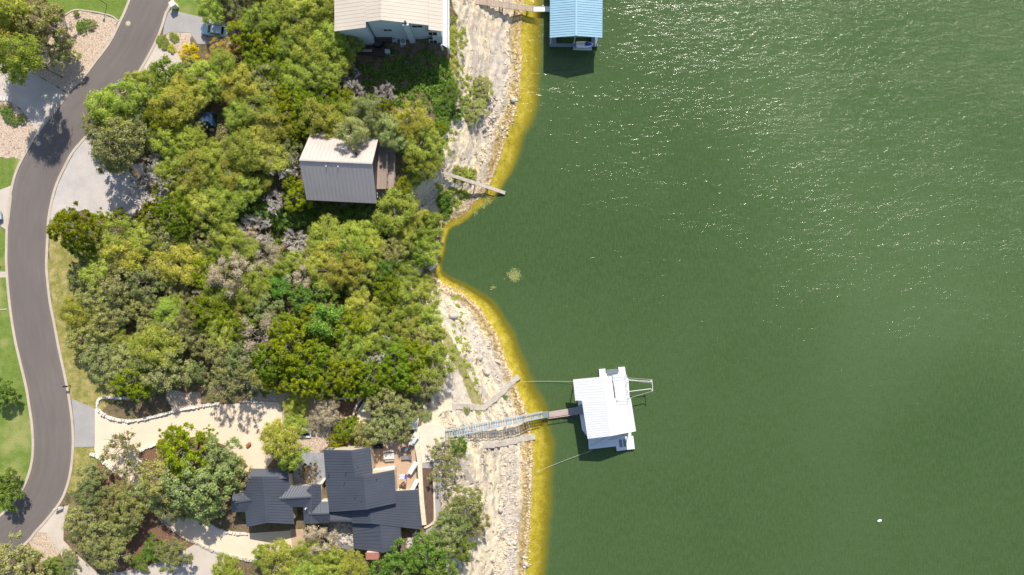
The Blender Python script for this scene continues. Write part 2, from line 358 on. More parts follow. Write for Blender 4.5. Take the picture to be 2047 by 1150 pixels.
def ground_mat():
    m, nt, b = mat_new('ground'); N = NT(nt); p = N.pos()
    n1 = N.noise(p, .9, 6, .7); n2 = N.noise(p, 5, 5, .75); n3 = N.noise(p, .18, 3, .5)
    litter = N.ramp(n2, [(.25, (.075, .05, .032)), (.45, (.17, .12, .075)), (.6, (.27, .20, .125)), (.78, (.42, .34, .24))])
    litter = N.mix(N.rng(n1, .48, .62), litter, N.ramp(n2, [(.3, (.05, .06, .018)), (.7, (.14, .16, .05))]))
    lawn = N.ramp(N.math('ADD', N.math('MULTIPLY', n1, .5), N.math('MULTIPLY', n2, .5)), [(.3, (.095, .15, .025)), (.5, (.165, .24, .045)), (.7, (.26, .32, .085))])
    lawn = N.mix(N.rng(n3, .5, .7), lawn, (.32, .33, .11))
    dry = N.ramp(N.math('ADD', N.math('MULTIPLY', n1, .6), N.math('MULTIPLY', n2, .4)), [(.32, (.13, .15, .03)), (.47, (.27, .26, .07)), (.58, (.45, .36, .15)), (.72, (.62, .48, .28))])
    vo = N.vor(p, 6.5, 'F1', 'Color'); bw = N.n('ShaderNodeRGBToBW'); N.L(vo, bw.inputs[0])
    chips = N.ramp(N.math('ADD', N.math('MULTIPLY', bw.outputs[0], .5), N.math('MULTIPLY', n2, .5)), [(.25, (.27, .19, .14)), (.42, (.52, .40, .30)), (.7, (.72, .58, .45))])
    mulch = N.ramp(n2, [(.3, (.10, .055, .035)), (.5, (.22, .125, .08)), (.72, (.34, .22, .15))])
    e = N.math('MULTIPLY', N.math('SUBTRACT', n2, .5), .7)
    def mm(a): return N.rng(N.math('ADD', N.attr(a), e), .35, .6)
    # limestone in strata that run along the shore
    sd = N.attr('sd'); al = N.attr('al')
    wob = N.math('MULTIPLY', N.noise(p, .12, 7, .72), 6.0)
    cmb = N.n('ShaderNodeCombineXYZ'); N.L(N.math('ADD', sd, wob), cmb.inputs[0]); N.L(N.math('MULTIPLY', al, .07), cmb.inputs[1])
    strata = N.noise(cmb.outputs[0], .9, 6, .7); str2 = N.noise(cmb.outputs[0], 3.3, 4, .7)
    rock = N.ramp(N.math('ADD', N.math('MULTIPLY', strata, .7), N.math('MULTIPLY', n2, .3)), [(.28, (.24, .17, .11)), (.36, (.58, .44, .28)), (.44, (.88, .74, .53)), (.50, (.80, .68, .50)), (.545, (.46, .40, .34)), (.60, (.66, .59, .49)), (.66, (.90, .79, .60)), (.74, (.68, .56, .38))])
    cm2 = N.n('ShaderNodeCombineXYZ'); N.L(N.math('ADD', sd, N.math('MULTIPLY', N.noise(p, .35, 5, .7), 4.5)), cm2.inputs[0]); N.L(N.math('ADD', N.math('MULTIPLY', al, .30), N.noise(p, .9, 4, .7)), cm2.inputs[1])
    crack = N.vor(cm2.outputs[0], .62, 'DISTANCE_TO_EDGE'); cf = N.math('MULTIPLY', N.rng(crack, .055, .0), N.rng(n1, .49, .60))
    rock = N.mix(N.math('MULTIPLY', cf, .85), rock, (.13, .10, .075))
    rock = N.mix(N.math('MULTIPLY', N.rng(str2, .62, .72), .5), rock, (.22, .16, .10))
    och = N.math('MULTIPLY', N.rng(N.math('ADD', sd, N.math('MULTIPLY', n1, 2.0)), 3.6, 1.6), N.rng(N.noise(p, 2.3, 5, .75), .40, .58))
    rock = N.mix(och, rock, (.36, .23, .09))
    tuft = N.math('MULTIPLY', N.rng(N.noise(cmb.outputs[0], 1.7, 5, .7), .60, .68), N.rng(sd, 4.0, 6.5))
    rock = N.mix(N.math('MULTIPLY', tuft, .75), rock, N.ramp(n2, [(.3, (.12, .13, .03)), (.7, (.33, .31, .11))]))
    rock = N.mix(N.math('MULTIPLY', mm('slabm'), .8), rock, N.ramp(n2, [(.3, (.48, .41, .34)), (.5, (.68, .60, .51)), (.7, (.80, .71, .60))]))
    rock = N.mix(N.math('MULTIPLY', mm('gstrip'), .85), rock, N.ramp(n2, [(.3, (.15, .16, .03)), (.5, (.28, .27, .07)), (.7, (.50, .42, .22))]))
    # drowned, algae-yellow rock
    bed = N.ramp(N.math('ADD', N.math('MULTIPLY', n1, .5), N.math('MULTIPLY', n2, .5)), [(.34, (.19, .14, .03)), (.43, (.33, .275, .035)), (.52, (.45, .39, .045)), (.66, (.66, .57, .22))])
    land = N.mix(mm('dry'), litter, dry); land = N.mix(mm('mulch'), land, mulch); land = N.mix(mm('chips'), land, chips); land = N.mix(mm('lawn'), land, lawn)
    rk = N.rng(N.math('ADD', N.attr('rock'), e), .3, .55)
    c = N.mix(rk, land, rock); c = N.mix(N.rng(N.math('ADD', sd, N.math('MULTIPLY', n1, 1.2)), .85, .2), c, bed)
    N.L(c, b.inputs['Base Color']); b.inputs['Roughness'].default_value = .95; b.inputs['Specular IOR Level'].default_value = .15
    hh = N.math('ADD', n2, N.math('MULTIPLY', N.math('MULTIPLY', cf, -1.0), rk))
    hh = N.math('ADD', hh, N.math('MULTIPLY', N.math('MULTIPLY', str2, 2.2), N.math('MULTIPLY', rk, N.rng(sd, .1, .8)))); hh = N.math('MULTIPLY', hh, N.rng(sd, -.4, .5, .04, 1)); N.L(N.bump(hh, .9, .17), b.inputs['Normal'])
    return m
Wd = np.interp(-GY, -WY[:, 0], WY[:, 1])
rockm = 1 - sstep(.66 + .2 * (GY < -20), .82 + .18 * (GY < -20), SD / Wd + (fbm(GX * .3, GY * .3, 3, 40) - .5) * .35)
rockm = np.maximum(rockm, mask([[(975, 0), (925, 0), (940, 60), (955, 120), (925, 200), (905, 240), (900, 330), (880, 340), (820, 400), (830, 420), (880, 400)]], 1) * .9)
ny, nx = GX.shape
idx = np.arange(nx * ny).reshape(ny, nx)
F = np.stack([idx[:-1, :-1], idx[:-1, 1:], idx[1:, 1:], idx[1:, :-1]], -1).reshape(-1, 4)
V = np.stack([GX, GY, GZ], -1).reshape(-1, 3)
gm = np_mesh('ground', V, F, ground_mat(), dict(sd=SD, al=AL, rock=rockm, **mk), smooth=True)
tag(link('ground', gm), kind='structure')

# ------------------------------------------------------------------ water
WAVE = .55
def water_mat():
    m, nt, b = mat_new('lake_water'); N = NT(nt); p = N.pos()
    big = N.noise(p, .022, 3, .5); mid = N.noise(N.map(p, (1, 1, 1), (0, 0, R_(8))), .5, 4, .6)
    c = N.ramp(N.math('ADD', N.math('MULTIPLY', big, .75), N.math('MULTIPLY', mid, .25)), [(.32, (.050, .094, .026)), (.5, (.064, .112, .034)), (.68, (.082, .130, .046))])
    tex = N.noise(N.map(p, (1.9, .5, 1), (0, 0, R_(8))), 1.6, 5, .7)
    c = N.mix(N.rng(tex, .38, .66, 0, .55), c, (.098, .145, .066)); c = N.mix(N.rng(N.noise(N.map(p, (1.2, .8, 1)), 3.4, 3, .6), .5, .68, 0, .35), c, (.036, .075, .024))  # light scattered by ripples, painted as lighter and darker streaks in the body colour
    c = N.mix(N.rng(N.attr('gust'), .45, 1.15, .0, 1), N.mix(1.0, c, (.84, .86, .86), 'MULTIPLY'), N.mix(1.0, c, (1.06, 1.04, 1.12), 'MULTIPLY'))  # wave lighting put into the colour: dimmer in calm water, brighter where rippled
    mk_ = N.attr('murk')
    shallow = N.rng(mk_, 1.0, .40)
    c = N.mix(shallow, c, (.26, .22, .015))
    # wind ripples: elongated crests plus chop; only the mirror-like surface layer follows them, the murky body does not
    w1 = N.noise(N.map(p, (.42, 1.0, 1), (0, 0, R_(-12))), .55, 3, .55, .5)
    w2 = N.noise(N.map(p, (.5, 1.0, 1), (0, 0, R_(24))), 1.3, 4, .62, .5)
    w3 = N.noise(N.map(p, (.6, 1.0, 1), (0, 0, R_(10))), 3.2, 3, .6, .3)
    patch = N.rng(N.noise(N.map(p, (.35, 1.0, 1), (0, 0, R_(-6))), .16, 4, .65), .38, .68, .55, 1.25)
    hgt = N.math('ADD', N.math('MULTIPLY', w1, .50), N.math('MULTIPLY', N.math('ADD', N.math('MULTIPLY', w2, .46), N.math('MULTIPLY', w3, .085)), patch))
    nrm = N.bump(N.math('MULTIPLY', hgt, N.attr('gust')), 1.0, WAVE)
    nd = N.bump(N.math('MULTIPLY', hgt, N.attr('gust')), 1.0, WAVE * .10)
    nt.nodes.remove(b)
    d = N.n('ShaderNodeBsdfDiffuse'); N.L(c, d.inputs[0]); N.L(nd, d.inputs['Normal'])
    tr = N.n('ShaderNodeBsdfTransparent'); tr.inputs[0].default_value = (1, .97, .80, 1)
    body = N.n('ShaderNodeMixShader'); N.L(N.rng(mk_, .0, .97), body.inputs[0]); N.L(tr.outputs[0], body.inputs[1]); N.L(d.outputs[0], body.inputs[2])
    gl = N.n('ShaderNodeBsdfGlossy'); gl.inputs['Roughness'].default_value = .13; N.L(nrm, gl.inputs['Normal'])
    dp = N.n('ShaderNodeVectorMath', operation='DOT_PRODUCT'); N.L(N.n('ShaderNodeNewGeometry').outputs['Incoming'], dp.inputs[0]); N.L(nrm, dp.inputs[1])
    fr = N.math('ADD', N.math('MULTIPLY', N.math('POWER', N.math('SUBTRACT', 1.0, N.math('ABSOLUTE', dp.outputs['Value']), clamp=True), 5.0), .98), .02)
    mx = N.n('ShaderNodeMixShader'); N.L(fr, mx.inputs[0]); N.L(body.outputs[0], mx.inputs[1]); N.L(gl.outputs[0], mx.inputs[2])
    N.L(mx.outputs[0], nt.nodes['Material Output'].inputs[0])
    return m
wx = np.concatenate([[-20], np.arange(-17, 14, .35), np.arange(14, 100, 2.0), [110, 140, 200, 400, 900]])
wy = np.concatenate([[-900, -500, -300, -200, -120, -80], np.arange(-62, 62.01, .5), [80, 120, 200, 300, 500, 900]])
WX, WYY = np.meshgrid(wx, wy)
wsd, wal = shore_sd(WX, WYY)
dw = -wsd + (fbm(WX * .3, WYY * .3, 4, 60) - .5) * 1.1
PY = -WYY * S + CY
width = np.interp(PY, [0, 100, 200, 300, 380, 430, 470, 530, 560, 620, 750, 850, 920, 1150], [3.4, 3.6, 3.6, 3.4, 2.2, 1.2, .9, .8, 2.0, 2.6, 3.2, 3.6, 3.7, 3.4])
murk = .14 * sstep(0, .8, dw) + .86 * sstep(.3, 1.38, dw / width)
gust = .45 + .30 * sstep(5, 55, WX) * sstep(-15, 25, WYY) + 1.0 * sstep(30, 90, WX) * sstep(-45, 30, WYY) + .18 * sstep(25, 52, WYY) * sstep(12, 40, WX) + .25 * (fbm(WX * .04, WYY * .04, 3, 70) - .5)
wny, wnx = WX.shape; wi = np.arange(wnx * wny).reshape(wny, wnx)
WF = np.stack([wi[:-1, :-1], wi[:-1, 1:], wi[1:, 1:], wi[1:, :-1]], -1).reshape(-1, 4)
keep = (wsd.ravel()[WF] < 1.5).any(1); WF = WF[keep]
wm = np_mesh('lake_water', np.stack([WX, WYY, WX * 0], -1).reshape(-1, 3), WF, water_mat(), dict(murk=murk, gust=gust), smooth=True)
tag(link('lake_water', wm), kind='structure')

# ------------------------------------------------------------------ road, kerbs, drives
def catmull(pts, n=6):
    P = [Vector(p) for p in pts]; P = [2 * P[0] - P[1]] + P + [2 * P[-1] - P[-2]]; out = []
    for i in range(1, len(P) - 2):
        for k in range(n):
            t = k / n; a, b, c, d = P[i - 1], P[i], P[i + 1], P[i + 2]
            out.append(.5 * ((2 * b) + (c - a) * t + (2 * a - 5 * b + 4 * c - d) * t * t + (3 * b - a - 3 * c + d) * t ** 3))
    out.append(P[-2]); return out
def resample(pts, n):
    L = [0]
    for a, b in zip(pts, pts[1:]): L.append(L[-1] + (b - a).length)
    o = []; j = 0
    for k in range(n):
        s = L[-1] * k / (n - 1)
        while j < len(pts) - 2 and L[j + 1] < s: j += 1
        t = (s - L[j]) / max(1e-9, L[j + 1] - L[j]); o.append(pts[j].lerp(pts[j + 1], t))
    return o
LE = [(330, -180), (262, 0), (243, 44), (222, 86), (193, 125), (167, 159), (141, 184), (104, 229), (78, 263), (61, 294), (47, 319), (34, 348), (26, 379), (20, 413), (17, 454), (16, 491), (16, 530), (20, 586), (26, 636), (34, 683), (43, 722), (55, 772), (62, 815), (67, 850), (69, 890), (67, 920), (60, 950), (48, 978), (30, 1005), (0, 1034), (-120, 1120)]
RE = [(410, -180), (342, 0), (331, 23), (321, 55), (308, 86), (290, 120), (271, 151), (250, 178), (215, 216), (180, 261), (146, 300), (128, 332), (112, 366), (102, 400), (95, 439), (93, 478), (91, 530), (93, 560), (98, 604), (106, 645), (115, 693), (123, 730), (131, 768), (138, 808), (143, 850), (144, 890), (141, 930), (134, 965), (120, 1000), (91, 1038), (70, 1061), (44, 1090), (-80, 1200)]
toW = lambda L, z=PLAT: [Vector(W(a, b, z)[:2]) for a, b in L]
lw = resample(catmull(toW(LE)), 220); rw = resample(catmull(toW(RE)), 220)
V = []; AC = []; ALG = []; K = 9
for i, (a, b) in enumerate(zip(lw, rw)):
    for k in range(K):
        t = k / (K - 1); q = a.lerp(b, t); V.append((q.x, q.y, PLAT + .035 + .05 * (1 - (2 * t - 1) ** 2))); AC.append(t); ALG.append(i * .7)
F = [(i * K + k, i * K + k + 1, (i + 1) * K + k + 1, (i + 1) * K + k) for i in range(219) for k in range(K - 1)]
F = [f[::-1] for f in F]
tag(link('road', np_mesh('road', V, F, M['asphalt'], dict(across=AC, along=ALG), True)), kind='structure')
def ribbon(line, w, z0, z1, name, mat, side=1):
    """a kerb: a real step along the line, w metres to one side"""
    mb = MB(); n = len(line)
    nor = []
    for i in range(n):
        d = (line[min(n - 1, i + 1)] - line[max(0, i - 1)]).normalized(); nor.append(Vector((-d.y, d.x)) * side)
    for i in range(n - 1):
        a, b = line[i], line[i + 1]; a2, b2 = a + nor[i] * w, b + nor[i + 1] * w
        vs = [(a.x, a.y, z0), (b.x, b.y, z0), (b2.x, b2.y, z0), (a2.x, a2.y, z0), (a.x, a.y, z1), (b.x, b.y, z1), (b2.x, b2.y, z1), (a2.x, a2.y, z1)]
        mb.add(vs, [(4, 5, 6, 7), (0, 1, 5, 4), (2, 3, 7, 6)])
    return mb.build(name, mat)
for nm, ln, sd_ in (('kerb', lw, -1), ('kerb', rw, 1)):
    tag(ribbon(ln, .42, PLAT - .1, PLAT + .11, nm, M['kerb'], sd_), kind='structure')
def sheet(name, poly, dz, mat, kind='structure', smoothcurve=False, flat=True, **kw):
    P = toW(poly)
    if smoothcurve: P = catmull(P + [P[0]], 4)[:-1]
    mb = MB(); mb.prism([(p.x, p.y) for p in P], PLAT - .15, PLAT + dz); return tag(mb.build(name, mat), kind=kind, **kw)
sheet('driveway', [(-200, 128), (0, 128), (25, 129), (50, 137), (80, 155), (105, 169), (128, 184), (138, 190), (101, 236), (76, 269), (66, 250), (40, 216), (20, 203), (-200, 196)], .055, M['conc'])
sheet('driveway', [(-200, 388), (0, 380), (25, 370), (24, 395), (16, 462), (0, 451), (-200, 440)], .055, M['conc'])
sheet('footpath', [(-200, 545), (12, 543), (13, 555), (-200, 557)], .045, M['conc'])
sheet('driveway', [(342, 20), (400, 34), (470, 50), (470, 92), (395, 88), (380, 66), (340, 64), (326, 72), (328, 52), (336, 26)], .05, M['greyconc'])
sheet('driveway', [(322, 70), (326, 88), (345, 100), (365, 112), (362, 135), (345, 165), (300, 170), (264, 182), (276, 155), (297, 118), (312, 88)], .045, M['conc'])
sheet('gravel_lot', [(190, 262), (200, 300), (250, 330), (290, 390), (272, 420), (262, 440), (215, 436), (165, 420), (120, 440), (99, 440), (104, 412), (116, 370), (132, 336), (150, 303), (182, 266)], .045, simple('pale_gravel', (.50, .46, .43), .95, var=.2, scale=.25, bump=.4, fine=7, col2=(.62, .53, .44)))
sheet('driveway', [(143, 797), (190, 817), (190, 893), (149, 894), (149, 850)], .05, M['greyconc'])
CREAMDRIVE = [(189, 817), (197, 819), (204, 828), (222, 838), (250, 843), (280, 841), (310, 834), (350, 824), (400, 815), (450, 808), (500, 806), (561, 808), (566, 860), (560, 900), (530, 940), (480, 945), (450, 890), (400, 872), (335, 880), (300, 893), (276, 902), (274, 915), (285, 925), (300, 962), (330, 1030), (370, 1032), (400, 1042), (440, 1060), (500, 1066), (590, 1060), (607, 1060), (607, 1085), (580, 1100), (520, 1122), (490, 1116), (440, 1104), (400, 1089), (350, 1062), (316, 1034), (280, 985), (250, 962), (225, 938), (196, 915), (189, 900)]
sheet('gravel_driveway', CREAMDRIVE, .045, M['cream'])
sheet('driveway', [(112, 1016), (138, 1010), (128, 1045), (127, 1080), (150, 1105), (200, 1150), (260, 1140), (330, 1120), (390, 1088), (455, 1112), (440, 1150), (430, 1200), (180, 1200), (140, 1150), (118, 1100), (92, 1065), (74, 1064), (95, 1042)], .035, M['conc'])
sheet('garden_path', [(580, 1058), (606, 1058), (612, 1085), (600, 1100), (585, 1100)], .06, M['patio'])

# raised edging lines (thin, flush-set stone strips)
def strip(name, path, w, h, mat, label=None, cat=None, kind=None, base=None, curve=True, group=None):
    P = [G(a, b) for a, b in path]
    if curve: P = catmull(P, 4)
    mb = MB(); n = len(P)
    for i in range(n - 1):
        a, b = P[i], P[i + 1]; d = (b - a); d.z = 0
        if d.length < 1e-5: continue
        m_ = (a + b) / 2; mb.box((m_.x, m_.y, m_.z + h / 2 - .15), (d.length + .02 + w * .25, w + (i % 2) * .004, h + .3 + (i % 2) * .004), math.atan2(d.y, d.x))
    o = mb.build(name, mat); return tag(o, label, cat, group, kind)
strip('bed_edging', [(130, 30), (150, 20), (175, 22), (205, 27), (225, 33), (237, 42)], .22, .08, M['kerb'], 'thin curved pale edging between the top lawn and tan chip bed', 'edging')
strip('bed_edging', [(128, 1092), (115, 1110), (100, 1120), (85, 1126)], .2, .08, M['kerb'], 'curved pale edging round the chip bed at the bottom left', 'edging')
strip('bed_edging', [(-10, 620), (14, 618)], .18, .06, M['kerb'], 'short straight pale strip crossing the left lawn to the kerb', 'edging')

def stonewall(path, w, h, label, mat=None, step=.42, cat='stone wall', name='stone_wall', jit=1.0):
    P = catmull([G(a, b) for a, b in path], 6); L = 0
    tot = sum((b - a).length for a, b in zip(P, P[1:])); n = max(2, int(tot / step)); Q = resample(P, n + 1)
    mb = MB(); rr = random.Random(len(path) * 7 + int(tot * 10))
    for i in range(n):
        a, b = Q[i], Q[i + 1]; m_ = (a + b) / 2; d = b - a
        sz = (step * rr.uniform(.75, 1.15), w * rr.uniform(.75, 1.15), h * rr.uniform(.8, 1.2)); rz = math.atan2(d.y, d.x) + rr.uniform(-.25, .25) * jit
        x, y, z = sz[0] / 2, sz[1] / 2, sz[2]
        c = (m_.x + rr.uniform(-.05, .05), m_.y + rr.uniform(-.05, .05), m_.z - .1)
        Mx = Matrix.Translation(c) @ Matrix.Rotation(rz, 4, 'Z'); j = lambda: rr.uniform(.8, 1.0)
        vs = [Mx @ Vector(p) for p in ((-x, -y, 0), (x, -y, 0), (x, y, 0), (-x, y, 0), (-x * j(), -y * j(), z * j()), (x * j(), -y * j(), z * j()), (x * j(), y * j(), z * j()), (-x * j(), y * j(), z * j()))]
        mb.add(vs, [(4, 5, 6, 7), (0, 1, 5, 4), (1, 2, 6, 5), (2, 3, 7, 6), (3, 0, 4, 7)])
    return tag(mb.build(name, mat or M['whitestone']), label, cat)
stonewall([(262, 796), (230, 795), (202, 796), (197, 806), (198, 818), (208, 829), (225, 836), (250, 841), (280, 839), (310, 832), (350, 822), (400, 812), (440, 807)], .45, .55, 'long white stone wall along the upper edge of the cream driveway')
stonewall([(480, 803), (520, 804), (558, 806)], .3, .45, 'low thin stone wall at the far right top of the cream driveway')
stonewall([(181, 908), (192, 909), (203, 918), (214, 929), (232, 942)], .6, .5, 'short chunky white stone wall at the drive mouth above the oaks')
stonewall([(280, 902), (292, 896), (312, 889), (336, 880)], .45, .45, 'white stone edging at the upper left of the tree island')
stonewall([(276, 905), (274, 918), (284, 926), (290, 940), (305, 965), (312, 978)], .5, .45, 'white stone edging down the left side of the tree island')
stonewall([(398, 1034), (420, 1048), (440, 1059), (470, 1066), (497, 1067)], .4, .45, 'white stone edging from the tree island to the garage corner')
stonewall([(317, 1033), (345, 1058), (375, 1077), (402, 1090), (440, 1105), (480, 1116), (515, 1124)], .35, .4, 'grey stone row along the lower edge of the lower driveway', M['stone'])

# ------------------------------------------------------------------ roofs and houses
def roof_mesh(mb, panels, rib=.45, thick=.10, rw=.055, rh=.05):
    """panels: (eave0, eave1, ridge1, ridge0) in world coordinates; ribs run eave to ridge"""
    for e0, e1, r1, r0 in panels:
        e0, e1, r1, r0 = map(Vector, (e0, e1, r1, r0)); n = (e1 - e0).cross(r0 - e0).normalized()
        if n.z < 0: n = -n
        t = n * -thick; vs = [e0, e1, r1, r0, e0 + t, e1 + t, r1 + t, r0 + t]
        mb.add(vs, [(0, 1, 2, 3), (7, 6, 5, 4), (0, 4, 5, 1), (1, 5, 6, 2), (2, 6, 7, 3), (3, 7, 4, 0)])
        if rib:
            k = max(2, int((e1 - e0).length / rib))
            for i in range(1, k):
                a = e0.lerp(e1, i / k) + n * rh / 2; b = r0.lerp(r1, i / k) + n * rh / 2
                mb.beam(a, b, rw, rh)
def gable_walls(mb, l0, l1, r0, r1, g0, g1, base, inset=.45):
    """closed wall block under a gable whose eaves are l0-l1 and r0-r1 and ridge g0-g1 (0 and 1 are the two gable ends)"""
    l0, l1, r0, r1, g0, g1 = map(Vector, (l0, l1, r0, r1, g0, g1)); ax = (l1 - l0).normalized() * inset
    l0 = l0 + ax; r0 = r0 + ax; g0 = g0 + ax; l1 = l1 - ax; r1 = r1 - ax; g1 = g1 - ax
    def ins(e, g): d = g - e; h = Vector((d.x, d.y, 0)); return e + d * (inset / max(.01, h.length))
    L0, L1, R0, R1 = ins(l0, g0), ins(l1, g1), ins(r0, g0), ins(r1, g1)
    dn = Vector((0, 0, -.14)); T = [p + dn for p in (L0, g0, R0, R1, g1, L1)]
    B = [Vector((p.x, p.y, base)) for p in (L0, R0, R1, L1)]
    mb.add(B + T, [(0, 4, 5, 6, 1), (1, 6, 7, 2), (2, 7, 8, 9, 3), (3, 9, 4, 0), (4, 9, 8, 5), (5, 8, 7, 6), (3, 2, 1, 0)])
def gable(root, ridge, zr, left, zl, right, zrt, base, rm, wm_, rib=.45, inset=.45, name='roof'):
    g0, g1 = W(*ridge[0], zr), W(*ridge[1], zr); l0, l1 = W(*left[0], zl), W(*left[1], zl); r0, r1 = W(*right[0], zrt), W(*right[1], zrt)
    mb = MB(); roof_mesh(mb, [(l0, l1, g1, g0), (r0, r1, g1, g0)], rib)
    up = Vector((0, 0, .04)); mb.beam(g0 + up, g1 + up, .22, .05)
    o = part(name, mb, rm, root)
    w = MB(); gable_walls(w, l0, l1, r0, r1, g0, g1, base, inset); part('wall', w, wm_, root)
    return o
def window(root, c, w, h, yaw, frame='trim', depth=.12, name='window'):
    """window at c on a wall whose outward direction is yaw"""
    e = MB(); t = .09
    o = Vector((math.cos(yaw), math.sin(yaw), 0)); sdir = Vector((-o.y, o.x, 0)); c = Vector(c) + o * .03
    for a in (-1, 1):
        e.box(c + sdir * (a * (w / 2 - t / 2)), (depth, t, h), yaw)
        e.box(c + Vector((0, 0, a * (h / 2 + t / 2))), (depth, w + t, t), yaw)
    e.box(c, (depth * .8, .05, h), yaw)
    f = part(name, e, M[frame], root)
    g = MB(); g.box(c - o * .01, (.05, w - .04, h - .04), yaw); part2('pane', g, M['glass'], f, root)
    return f
def part2(name, mb, mat, par, root):
    off = Vector(root.location); mb.v = [(v[0] - off.x, v[1] - off.y, v[2] - off.z) for v in mb.v]
    return mb.build(name, mat, par)

# --- two-tone cabin
cab = thing('cabin', 'cabin with steep two-tone metal roof, tan above and grey below, in the trees', 'house', W(680, 335, 7))
gable(cab, [(598, 320), (744, 327)], 15.4, [(613, 400), (753, 407)], 11.2, [(621, 266), (758, 270)], 11.4, 5.0, M['pinkroof'], simple('brown_cabin_siding', (.13, .10, .085), .8), rib=.62, inset=.5)
mb = MB(); a = W(714, 309, 14.2); mb.tube(a, a + Vector((0, 0, .9)), .14, n=10); mb.tube(a + Vector((0, 0, .9)), a + Vector((0, 0, 1.05)), .22, .1, n=10); part('flue_pipe', mb, M['dark'], cab)
for q in ((653, 333), (677, 334)):
    mb = MB(); a = W(*q, 14.6); mb.tube(a, a + Vector((0, 0, .45)), .09, n=8); part('roof_vent', mb, M['white'], cab)
for i, yy in enumerate((300, 318, 345, 370)):
    a = W(748, yy, 9.8); window(cab, (W(750, 335, 10).x - .02 + .0 * i, a.y, 10.0), 1.5, 1.8, 0)
def deck_box(name, poly, z, t, mat, root):
    mb = MB(); mb.prism([tuple(W(a, b, z)[:2]) for a, b in poly], z - t, z); return part(name, mb, mat, root)
def railing(root, path, z, h=1.0, mat='steeldark', step=1.2, name='railing'):
    mb = MB(); P = [W(a, b, z) for a, b in path]
    for a, b in zip(P, P[1:]):
        n = max(1, int((b - a).length / step)); up = Vector((0, 0, h))
        mb.beam(a + up, b + up, .08, .06); mb.beam(a + up * .5, b + up * .5, .03, .03)
        for k in range(n + 1): q = a.lerp(b, k / n); mb.beam(q, q + up, .06, .06)
    return part(name, mb, M[mat], root)
deck_box('deck', [(748, 291), (776, 292), (775, 378), (752, 378)], 9.2, .25, M['deck'], cab)
deck_box('lower_deck', [(776, 296), (791.5, 297), (789, 387), (773, 386)], 8.2, .22, M['deck2'], cab)
deck_box('stair_landing', [(753, 379), (773, 379), (772, 394), (755, 394)], 7.6, .2, M['greyconc'], cab)
railing(cab, [(751, 291), (776, 292), (775, 378)], 9.2, mat='bark'); railing(cab, [(777, 296), (791, 297), (789, 387), (775, 386)], 8.2, mat='bark')
for q in ((778, 298), (790, 300), (789, 340), (788, 384), (775, 384)):
    mb = MB(); a = W(*q, 8.0); mb.box((a.x, a.y, 5.6), (.2, .2, 4.6)); part('deck_post', mb, M['bark'], cab)
t = thing('patio_heater', 'white rounded appliance below the cabin deck corner', 'appliance', W(753, 389, 7.6))
mb = MB(); a = W(753, 389, 7.6); mb.box(a + Vector((0, 0, .45)), (.7, 1.2, .9)); mb.tube(a + Vector((-.35, 0, .9)), a + Vector((.35, 0, .9)), .3, n=10); part('body', mb, M['white'], t)
mb = MB(); mb.box(a + Vector((.36, 0, .5)), (.06, .8, .5)); part('door', mb, M['darkgrey'], t)

# --- beige-roofed house at the top
hb = thing('lake_house', 'pale blue house with beige metal roof at the top edge above the shore', 'house', W(780, 20, 7))
zr = 16.0
def pl(px, py, z): return W(px, py, z)
ynorth = -170
mb = MB()
sl = .30
ridgeS = pl(762, 40, zr); Y0 = ridgeS.y; YN = W(762, ynorth, zr).y
def hx(x): return zr - abs(x - ridgeS.x) * sl
def X(px, z): return W(px, 0, z).x
xW = X(668, 13.7); xW2 = X(731, 15.2); xE2 = X(857, 13.6); xE = X(885, 13.0)
yS1 = Y0; ySW = W(700, 60, 14.2).y; ySE = W(870, 62.5, 13.2).y
V3 = lambda x, y: Vector((x, y, hx(x)))
roof_mesh(mb, [(V3(xW2, yS1), V3(xW2, YN), V3(ridgeS.x, YN), V3(ridgeS.x, yS1)), (V3(xW, ySW), V3(xW, YN), V3(xW2 - .01, YN), V3(xW2 - .01, ySW)),
               (V3(xE2, yS1), V3(xE2, YN), V3(ridgeS.x, YN), V3(ridgeS.x, yS1)), (V3(xE, ySE), V3(xE, YN), V3(xE2 + .01, YN), V3(xE2 + .01, ySE))], .6, .1, .05, .022)
part('roof', mb, M['beigeroof'], hb)
mb = MB()
def wallblock(mb, x0, x1, y0, y1, zb, mid=None):
    xs_ = [x0] + ([mid] if mid else []) + [x1]; n = len(xs_)
    B = [(x, y0, zb) for x in xs_] + [(x, y1, zb) for x in xs_]; T = [(x, y0, hx(x) - .15) for x in xs_] + [(x, y1, hx(x) - .15) for x in xs_]
    vs = B + T; k = 2 * n
    fs = [tuple(range(n)) + tuple(k + i for i in reversed(range(n)))] + [tuple(n + i for i in reversed(range(n))) + tuple(k + n + i for i in range(n))]
    fs += [(0, k, k + n, n), (n - 1, n + n - 1, k + n + n - 1, k + n - 1)] + [(k + i, k + i + 1, k + n + i + 1, k + n + i) for i in range(n - 1)]
    mb.add(vs, fs)
wallblock(mb, xW2 + .1, xE2 - .1, yS1 + .35, YN - .5, 4.5, ridgeS.x); wallblock(mb, xW + .5, xW2 - .2, ySW + .35, YN - .55, 5.5); wallblock(mb, xE2 + .12, xE - .4, ySE + .35, YN - .6, 4.5)
part('wall', mb, M['bluewall'], hb)
Mysouth = yS1 + .35
for q, w, h in (((834, 51), 1.9, .9), ((775, 55), 1.5, .8)):
    z = 12.6 if q[1] < 54 else (11.0 if q[1] < 60 else 8.6)
    window(hb, (W(q[0], q[1], z).x, Mysouth, z), w, h, -math.pi / 2)
window(hb, (W(866, 66, 10.5).x, ySE + .35, 11.3), 1.6, 1.5, -math.pi / 2); window(hb, (W(866, 66, 8).x, ySE + .35, 7.6), 1.4, 1.6, -math.pi / 2)
